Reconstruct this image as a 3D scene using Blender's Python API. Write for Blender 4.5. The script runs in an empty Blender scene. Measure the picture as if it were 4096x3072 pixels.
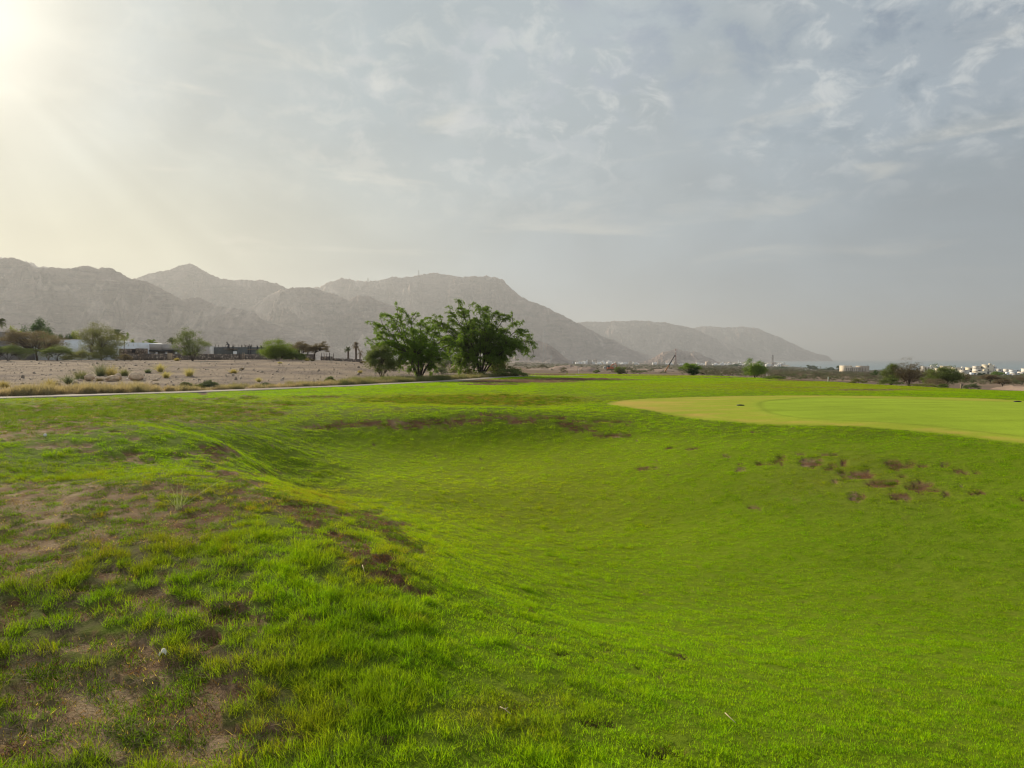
import bpy, math, random
import numpy as np
from mathutils import Vector
# ------------------------------------------------------------------ camera, world, sun, exposure
scene = bpy.context.scene
C = scene.collection
F = 2840.0                       # focal length in photo pixels (4096 wide)
PITCH = math.atan(100.0 / F)
EYE = 1.65
cam_data = bpy.data.cameras.new("camera")
cam_data.sensor_width = 36.0
cam_data.lens = F / 4096 * 36.0
cam_data.clip_start = 0.05
cam_data.clip_end = 90000
cam = bpy.data.objects.new("camera", cam_data)
cam.location = (0, 0, EYE)
cam.rotation_euler = (math.pi / 2 - PITCH, 0, 0)
C.objects.link(cam)
scene.camera = cam
scene.view_settings.view_transform = 'Standard'
scene.view_settings.look = 'None'
scene.view_settings.gamma = 1
scene.view_settings.exposure = 0.35
cy = scene.cycles
cy.max_bounces = 5
cy.diffuse_bounces = 3
cy.glossy_bounces = 2
cy.transmission_bounces = 5
cy.transparent_max_bounces = 8
cy.volume_bounces = 0
cy.use_denoising = True
cy.use_adaptive_sampling = False
cy.pixel_filter_type = 'BLACKMAN_HARRIS'
cy.filter_width = 1.15
cy.sample_clamp_indirect = 4

SUN_AZ = math.radians(-39.5)     # from the view direction, negative = left
SUN_EL = math.radians(21.5)
SUN = Vector((math.sin(SUN_AZ) * math.cos(SUN_EL), math.cos(SUN_AZ) * math.cos(SUN_EL), math.sin(SUN_EL)))
ld = bpy.data.lights.new("sun", 'SUN')
ld.energy = 5.0
ld.angle = math.radians(1.2)
ld.color = (1.0, 0.86, 0.66)
lo = bpy.data.objects.new("sun", ld)
lo.rotation_euler = (-SUN).to_track_quat('-Z', 'Y').to_euler()
lo.location = (-60, 60, 60)
C.objects.link(lo)


class NT:
    """small helper for node trees"""
    def __init__(s, tree):
        s.t = tree; s.n = tree.nodes; s.l = tree.links
    def new(s, kind, **kw):
        n = s.n.new(kind)
        for k, v in kw.items(): setattr(n, k, v)
        return n
    def put(s, sock, v):
        if v is None: return
        if hasattr(v, 'is_linked') or hasattr(v, 'links'): s.l.new(v, sock)
        elif isinstance(v, (tuple, list)) and len(v) == 3 and sock.type == 'RGBA': sock.default_value = (*v, 1)
        else: sock.default_value = v
    def math(s, op, a, b=None, c=None, clamp=False):
        n = s.new('ShaderNodeMath', operation=op, use_clamp=clamp)
        for i, v in enumerate((a, b, c)): s.put(n.inputs[i], v)
        return n.outputs[0]
    def vmath(s, op, a, b=None, out=0):
        n = s.new('ShaderNodeVectorMath', operation=op)
        s.put(n.inputs[0], a)
        if b is not None: s.put(n.inputs[1], b)
        return n.outputs[out]
    def mix(s, f, a, b, blend='MIX'):
        n = s.new('ShaderNodeMix', data_type='RGBA', blend_type=blend)
        s.put(n.inputs[0], f); s.put(n.inputs[6], a); s.put(n.inputs[7], b)
        return n.outputs[2]
    def noise(s, vec, scale, detail=4, rough=.55, dist=0.0, out='Fac'):
        n = s.new('ShaderNodeTexNoise')
        if vec is not None: s.l.new(vec, n.inputs['Vector'])
        n.inputs['Scale'].default_value = scale; n.inputs['Detail'].default_value = detail
        n.inputs['Roughness'].default_value = rough; n.inputs['Distortion'].default_value = dist
        return n.outputs[out]
    def ramp(s, f, stops):
        n = s.new('ShaderNodeValToRGB'); s.put(n.inputs[0], f)
        e = n.color_ramp.elements
        while len(e) < len(stops): e.new(0.5)
        for q, (p, c) in zip(e, stops):
            q.position = p
            q.color = (c, c, c, 1) if not isinstance(c, (tuple, list)) else (*c, 1)
        return n.outputs[0]
    def smooth(s, v, a, b):
        n = s.new('ShaderNodeMapRange', interpolation_type='SMOOTHSTEP', clamp=True)
        s.put(n.inputs[0], v); n.inputs[1].default_value = a; n.inputs[2].default_value = b
        return n.outputs[0]


world = bpy.data.worlds.new("World"); scene.world = world; world.use_nodes = True
w = NT(world.node_tree)
bg = w.n['Background']
sky = w.new('ShaderNodeTexSky', sky_type='NISHITA', sun_disc=False)
sky.sun_elevation = SUN_EL
sky.sun_rotation = SUN_AZ        # azimuth measured from +Y
sky.air_density = 1.2; sky.dust_density = 3.0; sky.ozone_density = 1.0
tc = w.new('ShaderNodeTexCoord').outputs['Generated']
sep = w.new('ShaderNodeSeparateXYZ'); w.l.new(tc, sep.inputs[0])
elev = sep.outputs[2]
cosg = w.vmath('DOT_PRODUCT', tc, tuple(SUN), out=1)
ang = w.math('MULTIPLY', w.math('ARCCOSINE', cosg), 57.2958)          # degrees from the sun
# cloud deck: directions projected on a flat layer
den = w.math('ADD', w.math('MAXIMUM', elev, 0.0), 0.42)
comb = w.new('ShaderNodeCombineXYZ')
w.l.new(w.math('DIVIDE', sep.outputs[0], den), comb.inputs[0])
w.l.new(w.math('DIVIDE', sep.outputs[1], den), comb.inputs[1])
p = comb.outputs[0]
veil = w.ramp(w.math('DIVIDE', ang, 180.0), [
    (0.00, (1.1, 1.04, 0.88)), (0.028, (0.74, 0.73, 0.64)), (0.044, (0.52, 0.53, 0.48)), (0.064, (0.43, 0.465, 0.455)), (0.085, (0.335, 0.375, 0.38)),
    (0.15, (0.305, 0.36, 0.39)), (0.28, (0.305, 0.355, 0.39)), (0.36, (0.255, 0.305, 0.355)), (0.52, (0.30, 0.34, 0.39)), (0.75, (0.62, 0.66, 0.70))])
# warm milky air low on the sun's side
lowf = w.math('MULTIPLY', w.math('SUBTRACT', 1.0, w.smooth(elev, 0.02, 0.34)), w.math('SUBTRACT', 1.0, w.smooth(ang, 10.0, 46.0)))
veil = w.mix(w.math('MULTIPLY', lowf, 0.85), veil, (0.50, 0.455, 0.26))
# slightly darker blue-grey band above the sea, away from the sun
band = w.math('MULTIPLY', w.math('SUBTRACT', 1.0, w.smooth(elev, 0.04, 0.42)), w.smooth(ang, 35.0, 70.0))
veil = w.mix(w.math('MULTIPLY', band, 0.55), veil, (0.235, 0.29, 0.325))
# broad grey clumps and bright torn edges
n1 = w.noise(p, 2.6, 5, .5, .35)
n2 = w.noise(p, 14.0, 8, .62, .5)
n3 = w.noise(p, 9.0, 6, .58, .3)
broad = w.math('MULTIPLY_ADD', w.math('SUBTRACT', n1, 0.5), 0.62, 1.03)
veil = w.vmath('MULTIPLY', veil, None) if False else w.mix(1.0, veil, w.ramp(broad, [(0, 0.0), (1, 1.0)]), 'MULTIPLY') if False else veil
bm = w.new('ShaderNodeVectorMath', operation='SCALE'); w.l.new(veil, bm.inputs[0]); w.l.new(broad, bm.inputs[3])
veil = bm.outputs[0]
hi = w.smooth(elev, 0.15, 0.33)
cl = w.smooth(n2, 0.47, 0.66)
reg = w.smooth(w.noise(p, 2.3, 3, .5), 0.38, 0.56)
right = w.smooth(ang, 16.0, 48.0)
clf = w.math('MULTIPLY', w.math('MULTIPLY', cl, hi), w.math('MULTIPLY', reg, w.math('MULTIPLY_ADD', right, 0.80, 0.12)))
veil = w.mix(w.math('MULTIPLY', clf, 0.60), veil, w.mix(right, (0.90, 0.85, 0.70), (0.60, 0.615, 0.60)))
# thin streaks lower down
comb2 = w.new('ShaderNodeCombineXYZ')
w.l.new(w.math('MULTIPLY', sep.outputs[0], 2.0), comb2.inputs[0]); w.l.new(w.math('MULTIPLY', elev, 11.0), comb2.inputs[1])
w.l.new(sep.outputs[1], comb2.inputs[2])
st = w.smooth(w.noise(comb2.outputs[0], 2.1, 6, .55, .4), 0.55, 0.74)
stf = w.math('MULTIPLY', st, w.math('MULTIPLY', w.smooth(elev, 0.07, 0.17), w.math('SUBTRACT', 1.0, w.smooth(elev, 0.30, 0.42))))
veil = w.mix(w.math('MULTIPLY', stf, 0.34), veil, (0.70, 0.66, 0.56))
# shafts of light fanning out from behind the cloud
e1 = Vector((0, 0, 1)).cross(SUN).normalized() * -1.0   # to the right of the sun
e2 = (SUN.cross(e1)).normalized()
if e2.z < 0: e2 = -e2
a_ = w.vmath('DOT_PRODUCT', tc, tuple(e1), out=1); b_ = w.vmath('DOT_PRODUCT', tc, tuple(e2), out=1)
phi = w.math('MULTIPLY', w.math('ARCTAN2', b_, a_), 57.2958)          # 0 right, -90 straight down
nphi = w.new('ShaderNodeTexNoise', noise_dimensions='1D'); nphi.inputs['Scale'].default_value = 0.11
nphi.inputs['Detail'].default_value = 2
w.l.new(w.math('ADD', phi, 200.0), nphi.inputs['W'])
near = w.math('MULTIPLY', w.smooth(ang, 3.0, 14.0), w.math('SUBTRACT', 1.0, w.smooth(ang, 22.0, 44.0)))
shaft = w.math('MULTIPLY', w.math('SUBTRACT', nphi.outputs[0], 0.5), near)
edge = w.math('MULTIPLY', w.math('SUBTRACT', 1.0, w.smooth(phi, -44.0, -37.0)), near)
gain = w.math('ADD', w.math('MULTIPLY_ADD', shaft, 0.13, 1.0), w.math('MULTIPLY', edge, 0.13))
bm2 = w.new('ShaderNodeVectorMath', operation='SCALE'); w.l.new(veil, bm2.inputs[0]); w.l.new(gain, bm2.inputs[3])
veil = bm2.outputs[0]
# blue holes: the clear sky (at strength 0.1) through the veil
skys = w.new('ShaderNodeVectorMath', operation='SCALE'); w.l.new(sky.outputs[0], skys.inputs[0]); skys.inputs[3].default_value = 0.08
hole = w.math('MULTIPLY', w.math('MULTIPLY', w.math('SUBTRACT', 1.0, w.smooth(n3, 0.36, 0.52)), hi), right)
fin = w.mix(w.math('MULTIPLY_ADD', hole, 0.75, 0.02), veil, skys.outputs[0])
w.l.new(fin, bg.inputs['Color'])
bg.inputs['Strength'].default_value = 1.0

# ------------------------------------------------------------------ numpy noise
def _hash(ix, iy, seed):
    h = (ix.astype(np.int64) * 374761393 + iy.astype(np.int64) * 668265263 + seed * 974634777) & 0xffffffff
    h = ((h ^ (h >> 13)) * 1274126177) & 0xffffffff
    return (h ^ (h >> 16)) & 0xffffffff
def perlin(x, y, seed=0):
    x = np.asarray(x, float); y = np.asarray(y, float)
    x0 = np.floor(x); y0 = np.floor(y); fx = x - x0; fy = y - y0
    u = fx * fx * fx * (fx * (fx * 6 - 15) + 10); v = fy * fy * fy * (fy * (fy * 6 - 15) + 10)
    def g(i, j):
        a = _hash(x0 + i, y0 + j, seed) * (2 * math.pi / 4294967296.0)
        return np.cos(a) * (fx - i) + np.sin(a) * (fy - j)
    return ((g(0, 0) * (1 - u) + g(1, 0) * u) * (1 - v) + (g(0, 1) * (1 - u) + g(1, 1) * u) * v) * 1.5
def fbm(x, y, octv=4, seed=0, gain=.5, lac=2.03):
    s = 0; a = 1.0; t = 0
    for i in range(octv):
        s = s + a * perlin(x, y, seed + i * 17); t += a; a *= gain; x = x * lac + 11.3; y = y * lac - 7.7
    return s / t
def ridged(x, y, octv=5, seed=0, gain=.5, lac=2.1):
    s = 0; a = 1.0; t = 0; wgt = 1.0
    for i in range(octv):
        r = 1 - np.abs(perlin(x, y, seed + i * 31)) * 1.6
        r = np.clip(r, 0, 1) ** 2 * wgt
        wgt = np.clip(r * 1.6, 0, 1)
        s = s + a * r; t += a; a *= gain; x = x * lac + 3.1; y = y * lac + 9.2
    return s / t
def sstep(v, a, b):
    t = np.clip((v - a) / (b - a), 0, 1); return t * t * (3 - 2 * t)
def lerp(a, b, t): return a + (b - a) * t

# ------------------------------------------------------------------ photo pixel <-> world
cp, sp = math.cos(PITCH), math.sin(PITCH)
def ray(X, Y):
    dy = 1536.0 - Y
    return (X - 2048.0), F * cp + dy * sp, -F * sp + dy * cp
def P(X, Y, d):
    """point at forward distance d that the camera sees at photo pixel (X, Y)"""
    a, b, c = ray(X, Y); s = d / b
    return Vector((a * s, d, EYE + c * s))
def pix(x, y, z):
    zz = z - EYE
    f = y * cp - zz * sp; u = y * sp + zz * cp
    f = np.maximum(f, 0.05)
    return 2048 + F * x / f, 1536 - F * u / f

# ------------------------------------------------------------------ terrain
def tps(pts, vals, smooth=0.0):
    pts = np.array(pts, float); vals = np.array(vals, float); n = len(pts)
    def K(a, b):
        r2 = ((a[:, None, :] - b[None, :, :]) ** 2).sum(-1)
        return 0.5 * r2 * np.log(r2 + 1e-9)
    A = np.zeros((n + 3, n + 3)); A[:n, :n] = K(pts, pts) + smooth * np.eye(n)
    A[:n, n] = 1; A[:n, n + 1:] = pts; A[n, :n] = 1; A[n + 1:, :n] = pts.T
    c = np.linalg.solve(A, np.concatenate([vals, np.zeros(3)]))
    def f(q):
        out = np.empty(len(q))
        for i in range(0, len(q), 40000):
            b = q[i:i + 40000]
            out[i:i + 40000] = K(b, pts) @ c[:n] + c[n] + b @ c[n + 1:]
        return out
    return f
near_pts = [
 (0,0,0),(-3,0,0.02),(3,0,-.05),(0,-6,0),(-8,-6,.1),(8,-6,0),(-10,2,.15),(10,1,-.05),
 (-1,2.5,.02),(1,2.5,-.05),(3,2.5,-.2),(-4,4,.12),(-2,4,.08),(-.5,4,.02),(.6,4.2,-.22),(2,4.5,-.45),(4,4.5,-.5),(6,4.5,-.42),
 (-7,7,.2),(-3.5,6.5,.16),(-1.7,6.2,.12),(-.9,5.6,.06),(.3,6.3,-.6),(1.5,6.5,-.8),(3.5,6.5,-.85),(6,6.5,-.72),(9,7,-.35),
 (-2.2,8,.05),(-.8,8.5,-.6),(.8,8.7,-1.0),(3,9,-1.1),(5,9,-.9),(8,9.5,-.35),
 (-5.5,10,.12),(-3.8,10,.03),(-2.9,10.9,-.55),(-1.8,11,-.80),(-2.1,9.2,-.40),(-3.1,9.0,.05),(0,12,-1.2),(2.5,11.5,-1.15),(5,11.5,-.7),(7,12,-.32),(9,12,.06),
 (-5.9,14,.03),(-5.2,13,.05),(-4.3,12.9,-.60),(-4.7,14.2,-.58),(-2.6,14.5,-.88),(-4.9,12,.02),(-3.9,12.2,-.52),(.5,15,-.95),(3,14.5,-.75),(5,15,-.33),(7,15,.02),(10,14,.15),
 (-6.3,17.3,.0),(-5.6,15.5,-.12),(-4.6,17.6,-.50),(-2.6,18.2,-.60),(-.8,18.2,-.60),(1.,18.1,-.52),(2.8,18.0,-.36),(4.6,17.8,-.10),(6.5,17.5,.08),(10,17,.2),
 (-6.5,20,.05),(-3,19.9,.0),(-1,19.8,.02),(1,19.8,.02),(3,20,.02),(5,20,.06),(8,20,.18),(14,18,.25),
 (-12,10,.18),(-14,18,.1),(-14,28,.0),(-4,28,.05),(4,28,.1),(12,28,.2),(20,28,.12),(20,12,.15),(14,8,.05),(13,3,-.1),
 (0,23,.02),(6,24,.12),(0,38,.05),(-14,36,0),(14,38,.1),(28,34,-.15),(0,50,0),(-22,50,.6),(20,50,-.1),(34,46,-.45)]
_near = tps([(a, b) for a, b, c in near_pts], [c for a, b, c in near_pts], .008)
far_pts = []
def fp(X, lst):
    for d, Y in lst: far_pts.append((X, d, Y))
fp(-500,[(28,1600),(40,1553),(55,1507),(75,1468),(95,1447),(160,1441),(400,1440),(1500,1439)])
fp(0,[(30,1590),(40,1553),(55,1507),(75,1468),(95,1447),(160,1442),(400,1441),(1500,1440)])
fp(500,[(33,1577),(45,1530),(60,1492),(80,1461),(100,1446),(160,1442),(400,1441),(1500,1440)])
fp(1000,[(38,1560),(50,1522),(70,1477),(90,1451),(100,1444),(160,1442),(400,1441),(1500,1441)])
fp(1400,[(44,1543),(60,1502),(80,1466),(100,1449),(160,1447),(400,1446),(1500,1444)])
fp(1680,[(50,1530),(62,1512),(80,1490),(100,1476),(160,1466),(400,1456),(1500,1447)])
fp(2050,[(50,1530),(65,1507),(80,1495),(120,1485),(200,1477),(500,1466),(1500,1453),(4000,1448)])
fp(2400,[(50,1530),(70,1508),(92,1497),(110,1498),(150,1494),(300,1488),(600,1481),(900,1474),(1500,1464),(4000,1453)])
fp(2800,[(50,1530),(70,1511),(92,1502),(112,1505),(170,1501),(300,1490),(500,1481),(1000,1471),(2000,1463),(4500,1453)])
fp(3100,[(1800,1468),(3500,1459),(5500,1450.5),(9000,1447)])
fp(3300,[(40,1562),(55,1540),(75,1527),(100,1526),(150,1518),(250,1508),(500,1498),(1000,1488),(1800,1480),(2500,1473),(5000,1458),(9000,1448)])
fp(3700,[(35,1583),(50,1556),(60,1548),(80,1548),(110,1540),(150,1531),(300,1515),(600,1503),(1000,1491),(1600,1484),(2300,1476),(5000,1460),(9000,1449)])
fp(4200,[(30,1600),(44,1570),(60,1568),(80,1559),(110,1549),(150,1539),(300,1519),(600,1508),(1000,1493),(1600,1487),(2300,1479),(5000,1462),(9000,1449)])
KU = 900.0; KL = 1.25
_far = tps([((X - 2048) / KU, math.log(d) * KL) for X, d, Y in far_pts], [Y - 1436 for X, d, Y in far_pts], .004)

def H0(x, y):
    x = np.atleast_1d(np.asarray(x, float)); y = np.atleast_1d(np.asarray(y, float))
    r = np.hypot(x, y)
    zn = np.zeros_like(x)
    m = r < 52
    if m.any():
        zn[m] = _near(np.stack([x[m], y[m]], 1))
    fade = 1 - sstep(-y, 4, 14); zn = zn * fade
    d = np.maximum(y, r * 0.70)
    u = np.clip(x / np.maximum(d, 1e-3), -.95, .82)
    zf = np.zeros_like(x); m2 = r > 30
    if m2.any():
        dd = np.clip(d[m2], 28, 9000)
        rows = _far(np.stack([u[m2] * F / KU, np.log(dd) * KL], 1))
        zf[m2] = EYE - rows / F * dd
    t = sstep(np.maximum(d, 0), 31, 46)
    z = zn * (1 - t) + zf * t
    z = np.where((y < -12) & (r > 40), 0.0, z)
    return z

def path_pts():
    pr = [(-700, 1606), (-300, 1600), (0, 1590), (350, 1579.5), (700, 1569), (1000, 1559), (1180, 1551), (1350, 1544.5), (1500, 1537.5), (1700, 1528.5), (1850, 1519), (1980, 1510), (2080, 1505), (2160, 1503.5), (2240, 1504), (2330, 1502)]
    out = []
    for X, Y in pr:
        d = EYE * F / (Y - 1436); 
        for _ in range(25):
            a, b, c = ray(X, Y)
            z = H0(a / b * d, d)[0]
            d = 0.5 * d + 0.5 * min(90, (EYE - z) * b / -c)
        out.append((a / b * d, d))
    return np.array(out)
PATH = path_pts()
# resample and smooth the path
def resample(p, n):
    s = np.concatenate([[0], np.cumsum(np.hypot(*np.diff(p, axis=0).T))])
    t = np.linspace(0, s[-1], n); q = np.stack([np.interp(t, s, p[:, 0]), np.interp(t, s, p[:, 1])], 1)
    k = 9; pad = np.concatenate([np.repeat(q[:1], k, 0), q, np.repeat(q[-1:], k, 0)])
    ker = np.ones(2 * k + 1) / (2 * k + 1)
    return np.stack([np.convolve(pad[:, i], ker, 'valid') for i in (0, 1)], 1)
PATH = resample(PATH, 260)
PW = .95
def path_side(x, y):
    """signed distance to the path centre line (positive = far side), vectorised"""
    x = np.asarray(x, float); y = np.asarray(y, float)
    out = np.empty(x.shape)
    nrm = np.gradient(PATH, axis=0); nrm = np.stack([-nrm[:, 1], nrm[:, 0]], 1); nrm /= np.linalg.norm(nrm, axis=1)[:, None]
    for i in range(0, len(x), 20000):
        dx = x[i:i + 20000, None] - PATH[None, :, 0]; dy = y[i:i + 20000, None] - PATH[None, :, 1]
        j = np.argmin(dx * dx + dy * dy, 1); a = np.arange(len(j))
        d = np.sqrt(dx[a, j] ** 2 + dy[a, j] ** 2)
        out[i:i + 20000] = d * np.sign(dx[a, j] * nrm[j, 0] + dy[a, j] * nrm[j, 1])
    return out
# far edge of the mown lawn on the right, as (column, distance)
LE = np.array([(2050, 74), (2150, 84), (2250, 90), (2400, 97), (2600, 103), (2900, 100), (3100, 92), (3300, 80), (3500, 67), (3700, 60), (3900, 53), (4100, 49), (4600, 46)])
def regions(x, y, z):
    """0 lawn, 1 gravel, 2 plain"""
    X = 2048 + F * x / np.maximum(y, .3)
    ps = path_side(x, y)
    edge = np.interp(X, LE[:, 0], LE[:, 1])
    right = X > 2120
    lawn = np.where(right, y < edge, ps < 0.0)
    lawn = lawn | (y < 22)
    reg = np.where(lawn, 0, np.where((y < 240) & (X < 2050), 1, 2))
    return reg, ps, edge, X

# bare earth, dry turf, and dull turf darkened partly for self-shade: (photo column, row, half width, half height, strength)
BARE = [(560,2790,330,100,.5),(760,2960,330,90,.6),(60,2960,170,90,.5),(560,2640,70,60,.6),(950,2470,90,40,.6),(750,2430,70,30,.5),(290,2440,90,30,.5),(60,2450,90,40,.4),
 (350,2560,150,36,.5),(100,2800,110,40,.4),(1180,2960,100,36,.5),(1050,2940,70,30,.4),(150,1990,400,52,.98),(60,2200,210,74,.95),(600,2085,270,50,.85),(900,2030,150,32,.6),
 (420,2140,210,34,.5),(700,1962,100,22,.5),(1000,1980,120,20,.55),(1150,2020,80,16,.6),(1250,2050,130,24,.7),(1430,2055,110,15,.8),(1540,2110,90,20,.9),(1640,2180,70,20,.9),
 (1260,2105,70,26,.7),(1400,2190,80,34,.75),(1500,2270,90,36,.75),(1570,2330,70,26,.7),(1690,2368,60,14,.9),(1330,2150,60,24,.6),(1480,2090,60,14,.9),(1590,2150,50,14,.9),(1655,2215,40,12,.8),(1350,2060,80,12,.8),(1440,2230,60,16,.8),(1530,2300,60,14,.9),(1610,2350,50,12,.9),(1720,2385,40,8,.8),(1000,1935,60,14,.7),(920,1900,50,14,.6),(1250,2025,90,12,.7),
 (150,1690,240,38,1.0),(350,1650,380,26,.92),(650,1618,170,14,.6),(900,1640,160,18,.7),(550,1600,110,9,.5),(850,1680,130,12,.5),(1100,1615,160,9,.5),(1280,1588,110,6,.4),
 (850,1800,90,18,.6),(890,1822,60,16,.5),(470,1832,110,12,.5),(250,1780,130,16,.5),(100,1750,150,20,.4),(1380,1702,80,9,.85),(1500,1695,120,11,.85),(1700,1690,150,11,.9),(1850,1680,90,9,.8),
 (1290,1708,80,8,.7),(1700,1712,150,8,.6),(1950,1660,90,6,.7),(2080,1680,60,11,.8),(2200,1664,70,5,.8),(2400,1685,130,6,.6),(2430,1740,60,6,.8),(2290,1722,50,7,.6),(2330,1700,160,5,.4),(2570,1874,40,7,.85),(2480,1745,40,5,.7),
 (3250,1848,44,20,.7),(3440,1898,66,14,.85),(3530,1935,62,13,.85),(3600,1858,60,10,.75),(3680,1950,56,18,.8),(3430,1990,32,14,.8),(3020,2030,28,12,.7),(3905,1965,40,10,.65),(3830,1880,22,8,.6),
 (3080,1850,30,6,.6),(2960,1882,30,6,.6),(2760,1795,70,5,.55),(3200,1810,30,8,.6),(3350,1815,60,6,.5),(3600,1990,50,10,.6),(2630,3012,95,18,.9),(2400,2896,90,10,.6),(1560,2960,55,12,.6),
 (2150,2445,50,9,.45),(2200,2545,40,8,.45),(2100,2598,40,8,.45),(2040,2850,60,24,.45),(2060,1524,250,7,.85),(1960,1537,130,3.5,.7),(2300,1516,200,5,.75),(1640,1548,180,3,.4),(2500,1519,120,3,.5),
 (3000,1510,500,2.5,.45),(3400,1520,320,6,.8),(3480,1560,190,4,.6),(3250,1550,200,2.5,.4),(2200,1498,120,3,.7),(2620,1502,280,2,.5),(1000,1900,200,18,.35),(1800,2000,120,12,.12)]
DRY = [(1900,1600,420,20,.95),(2150,1605,190,22,.6),(1500,1640,160,14,.4),(1000,1660,400,40,.35),(300,1640,500,60,.4),(1180,2010,330,60,.5),(1500,2240,200,120,.35),(700,2860,600,220,.5),
 (150,2100,700,200,.4),(3500,1930,420,110,.3),(2000,2870,330,100,.4),(1750,1520,500,6,.4),(3300,1545,900,22,.45),(2600,1500,500,6,.35),(1900,2000,500,110,.18),(800,1960,200,24,.35),(1150,1600,300,14,.3),(2700,1505,200,3,.4)]
DULL = [(250,2200,750,330,1.),(300,2750,800,450,.95),(1250,2650,480,330,.75),(1900,2800,420,220,.35),(150,1880,330,80,.5),(800,1740,420,60,.35),(1700,2010,260,40,.35),(3300,1960,600,120,.35),(3900,2200,420,160,.2),(200,1620,500,30,.5)]
_rb = np.random.default_rng(21)
def frag(poly, n, sp, rx, ry, a0=.8, a1=1.1):
    """broken fragments of worn turf strung along a line"""
    p = np.array(poly, float); s = np.concatenate([[0], np.cumsum(np.hypot(*np.diff(p, axis=0).T))]); t = _rb.uniform(0, s[-1], n)
    for u in t:
        BARE.append((np.interp(u, s, p[:, 0]) + _rb.normal(0, sp[0]), np.interp(u, s, p[:, 1]) + _rb.normal(0, sp[1]), _rb.uniform(*rx), _rb.uniform(*ry), _rb.uniform(a0, a1)))
frag([(1330,1706),(1500,1694),(1700,1700),(1850,1680),(2060,1678)], 40, (12, 6), (14, 46), (3, 6))
frag([(2060,1680),(2200,1668),(2290,1700),(2420,1732),(2495,1748)], 22, (14, 5), (12, 34), (2.5, 5))
frag([(1330,2050),(1500,2082),(1620,2150),(1700,2225)], 15, (10, 7), (18, 44), (7, 13))
frag([(1230,2085),(1380,2170),(1520,2270),(1600,2335),(1700,2374)], 20, (16, 12), (16, 40), (8, 16))
frag([(820,1880),(950,1925),(1080,2000),(1260,2030)], 12, (18, 8), (14, 40), (5, 11))
frag([(3150,1845),(3420,1880),(3560,1940),(3720,1955)], 30, (60, 18), (8, 26), (3, 8))
frag([(3560,1850),(3760,1862),(3960,1880)], 7, (30, 10), (10, 28), (4, 8))
frag([(2700,1795),(2960,1830),(3100,1850)], 7, (50, 22), (10, 24), (3, 6), .7, .95)
frag([(0,1640),(300,1650),(700,1625),(1100,1600)], 26, (60, 24), (20, 70), (3, 9), .6, 1.)
frag([(0,1710),(400,1700),(800,1690),(1200,1660)], 18, (60, 22), (18, 50), (4, 9), .5, .95)
frag([(300,1790),(700,1820),(900,1830)], 8, (40, 20), (16, 40), (5, 10), .7, 1.)
frag([(0,2050),(500,2050),(900,2060)], 14, (80, 60), (30, 90), (10, 26), .6, 1.)
frag([(0,2350),(600,2420),(1100,2480)], 20, (120, 90), (20, 60), (10, 24), .7, 1.)
frag([(0,2800),(500,2850),(1100,2900)], 26, (160, 120), (30, 100), (14, 44), .7, 1.)
frag([(1900,2470),(2250,2560),(2600,2700)], 10, (120, 40), (14, 34), (6, 12), .5, .75)
def field(lst, X, Y):
    s = np.zeros(X.shape)
    for cx, cy_, rx, ry, a in lst:
        s = np.maximum(s, a * np.exp(-(((X - cx) / rx) ** 2 + ((Y - cy_) / ry) ** 2) ** 1.3 * .7))
    return s
def rough_of(X, Y):
    return 1 - (.74 - .34 * sstep(Y, 2150, 2900)) * sstep(X - (1150 + (Y - 1800) * .55), 0, 350) * sstep(Y, 1715, 1790)
def lawn_state(x, y, z0):
    X, Y = pix(x, y, z0)
    front = y > 0.8
    sc = np.clip(y / 9.0, .8, 5.0)
    nA = fbm(x / (.42), y / (.42), 4, 5); nB = fbm(x / .13, y / .13, 3, 9); nC = fbm(x / 3.2, y / 3.2, 3, 3)
    e = np.where(front, field(BARE, X, Y), 0)
    base = np.where(front, (.19 + .08 * sstep(1100 - X, 0, 500) * sstep(Y, 2150, 2400)) * sstep(1500 - X, 0, 900) * sstep(Y, 1600, 1900), .1) * sstep(30 - y, 0, 12) + .10 * np.exp(-((Y - 1650) / 90) ** 2) * (X < 1500)
    f = e * 1.25 + base * 1.0 + .70 * nA + .50 * nB + .12 * nC * (X < 1800)
    bare = sstep(f, .48, .57)
    lawn_state.f = f
    dry = np.clip(np.where(front, field(DRY, X, Y), .2) * (1 + .9 * fbm(x / 1.1, y / 1.1, 3, 21)) + .12 * nC + .5 * sstep(f, .28, .55) * .8, 0, 1)
    dull = np.clip(np.where(front, field(DULL, X, Y), .5) + .25 * fbm(x / 1.7, y / 1.7, 3, 33), 0, 1)
    return bare, dry, dull, nA, nB

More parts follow.
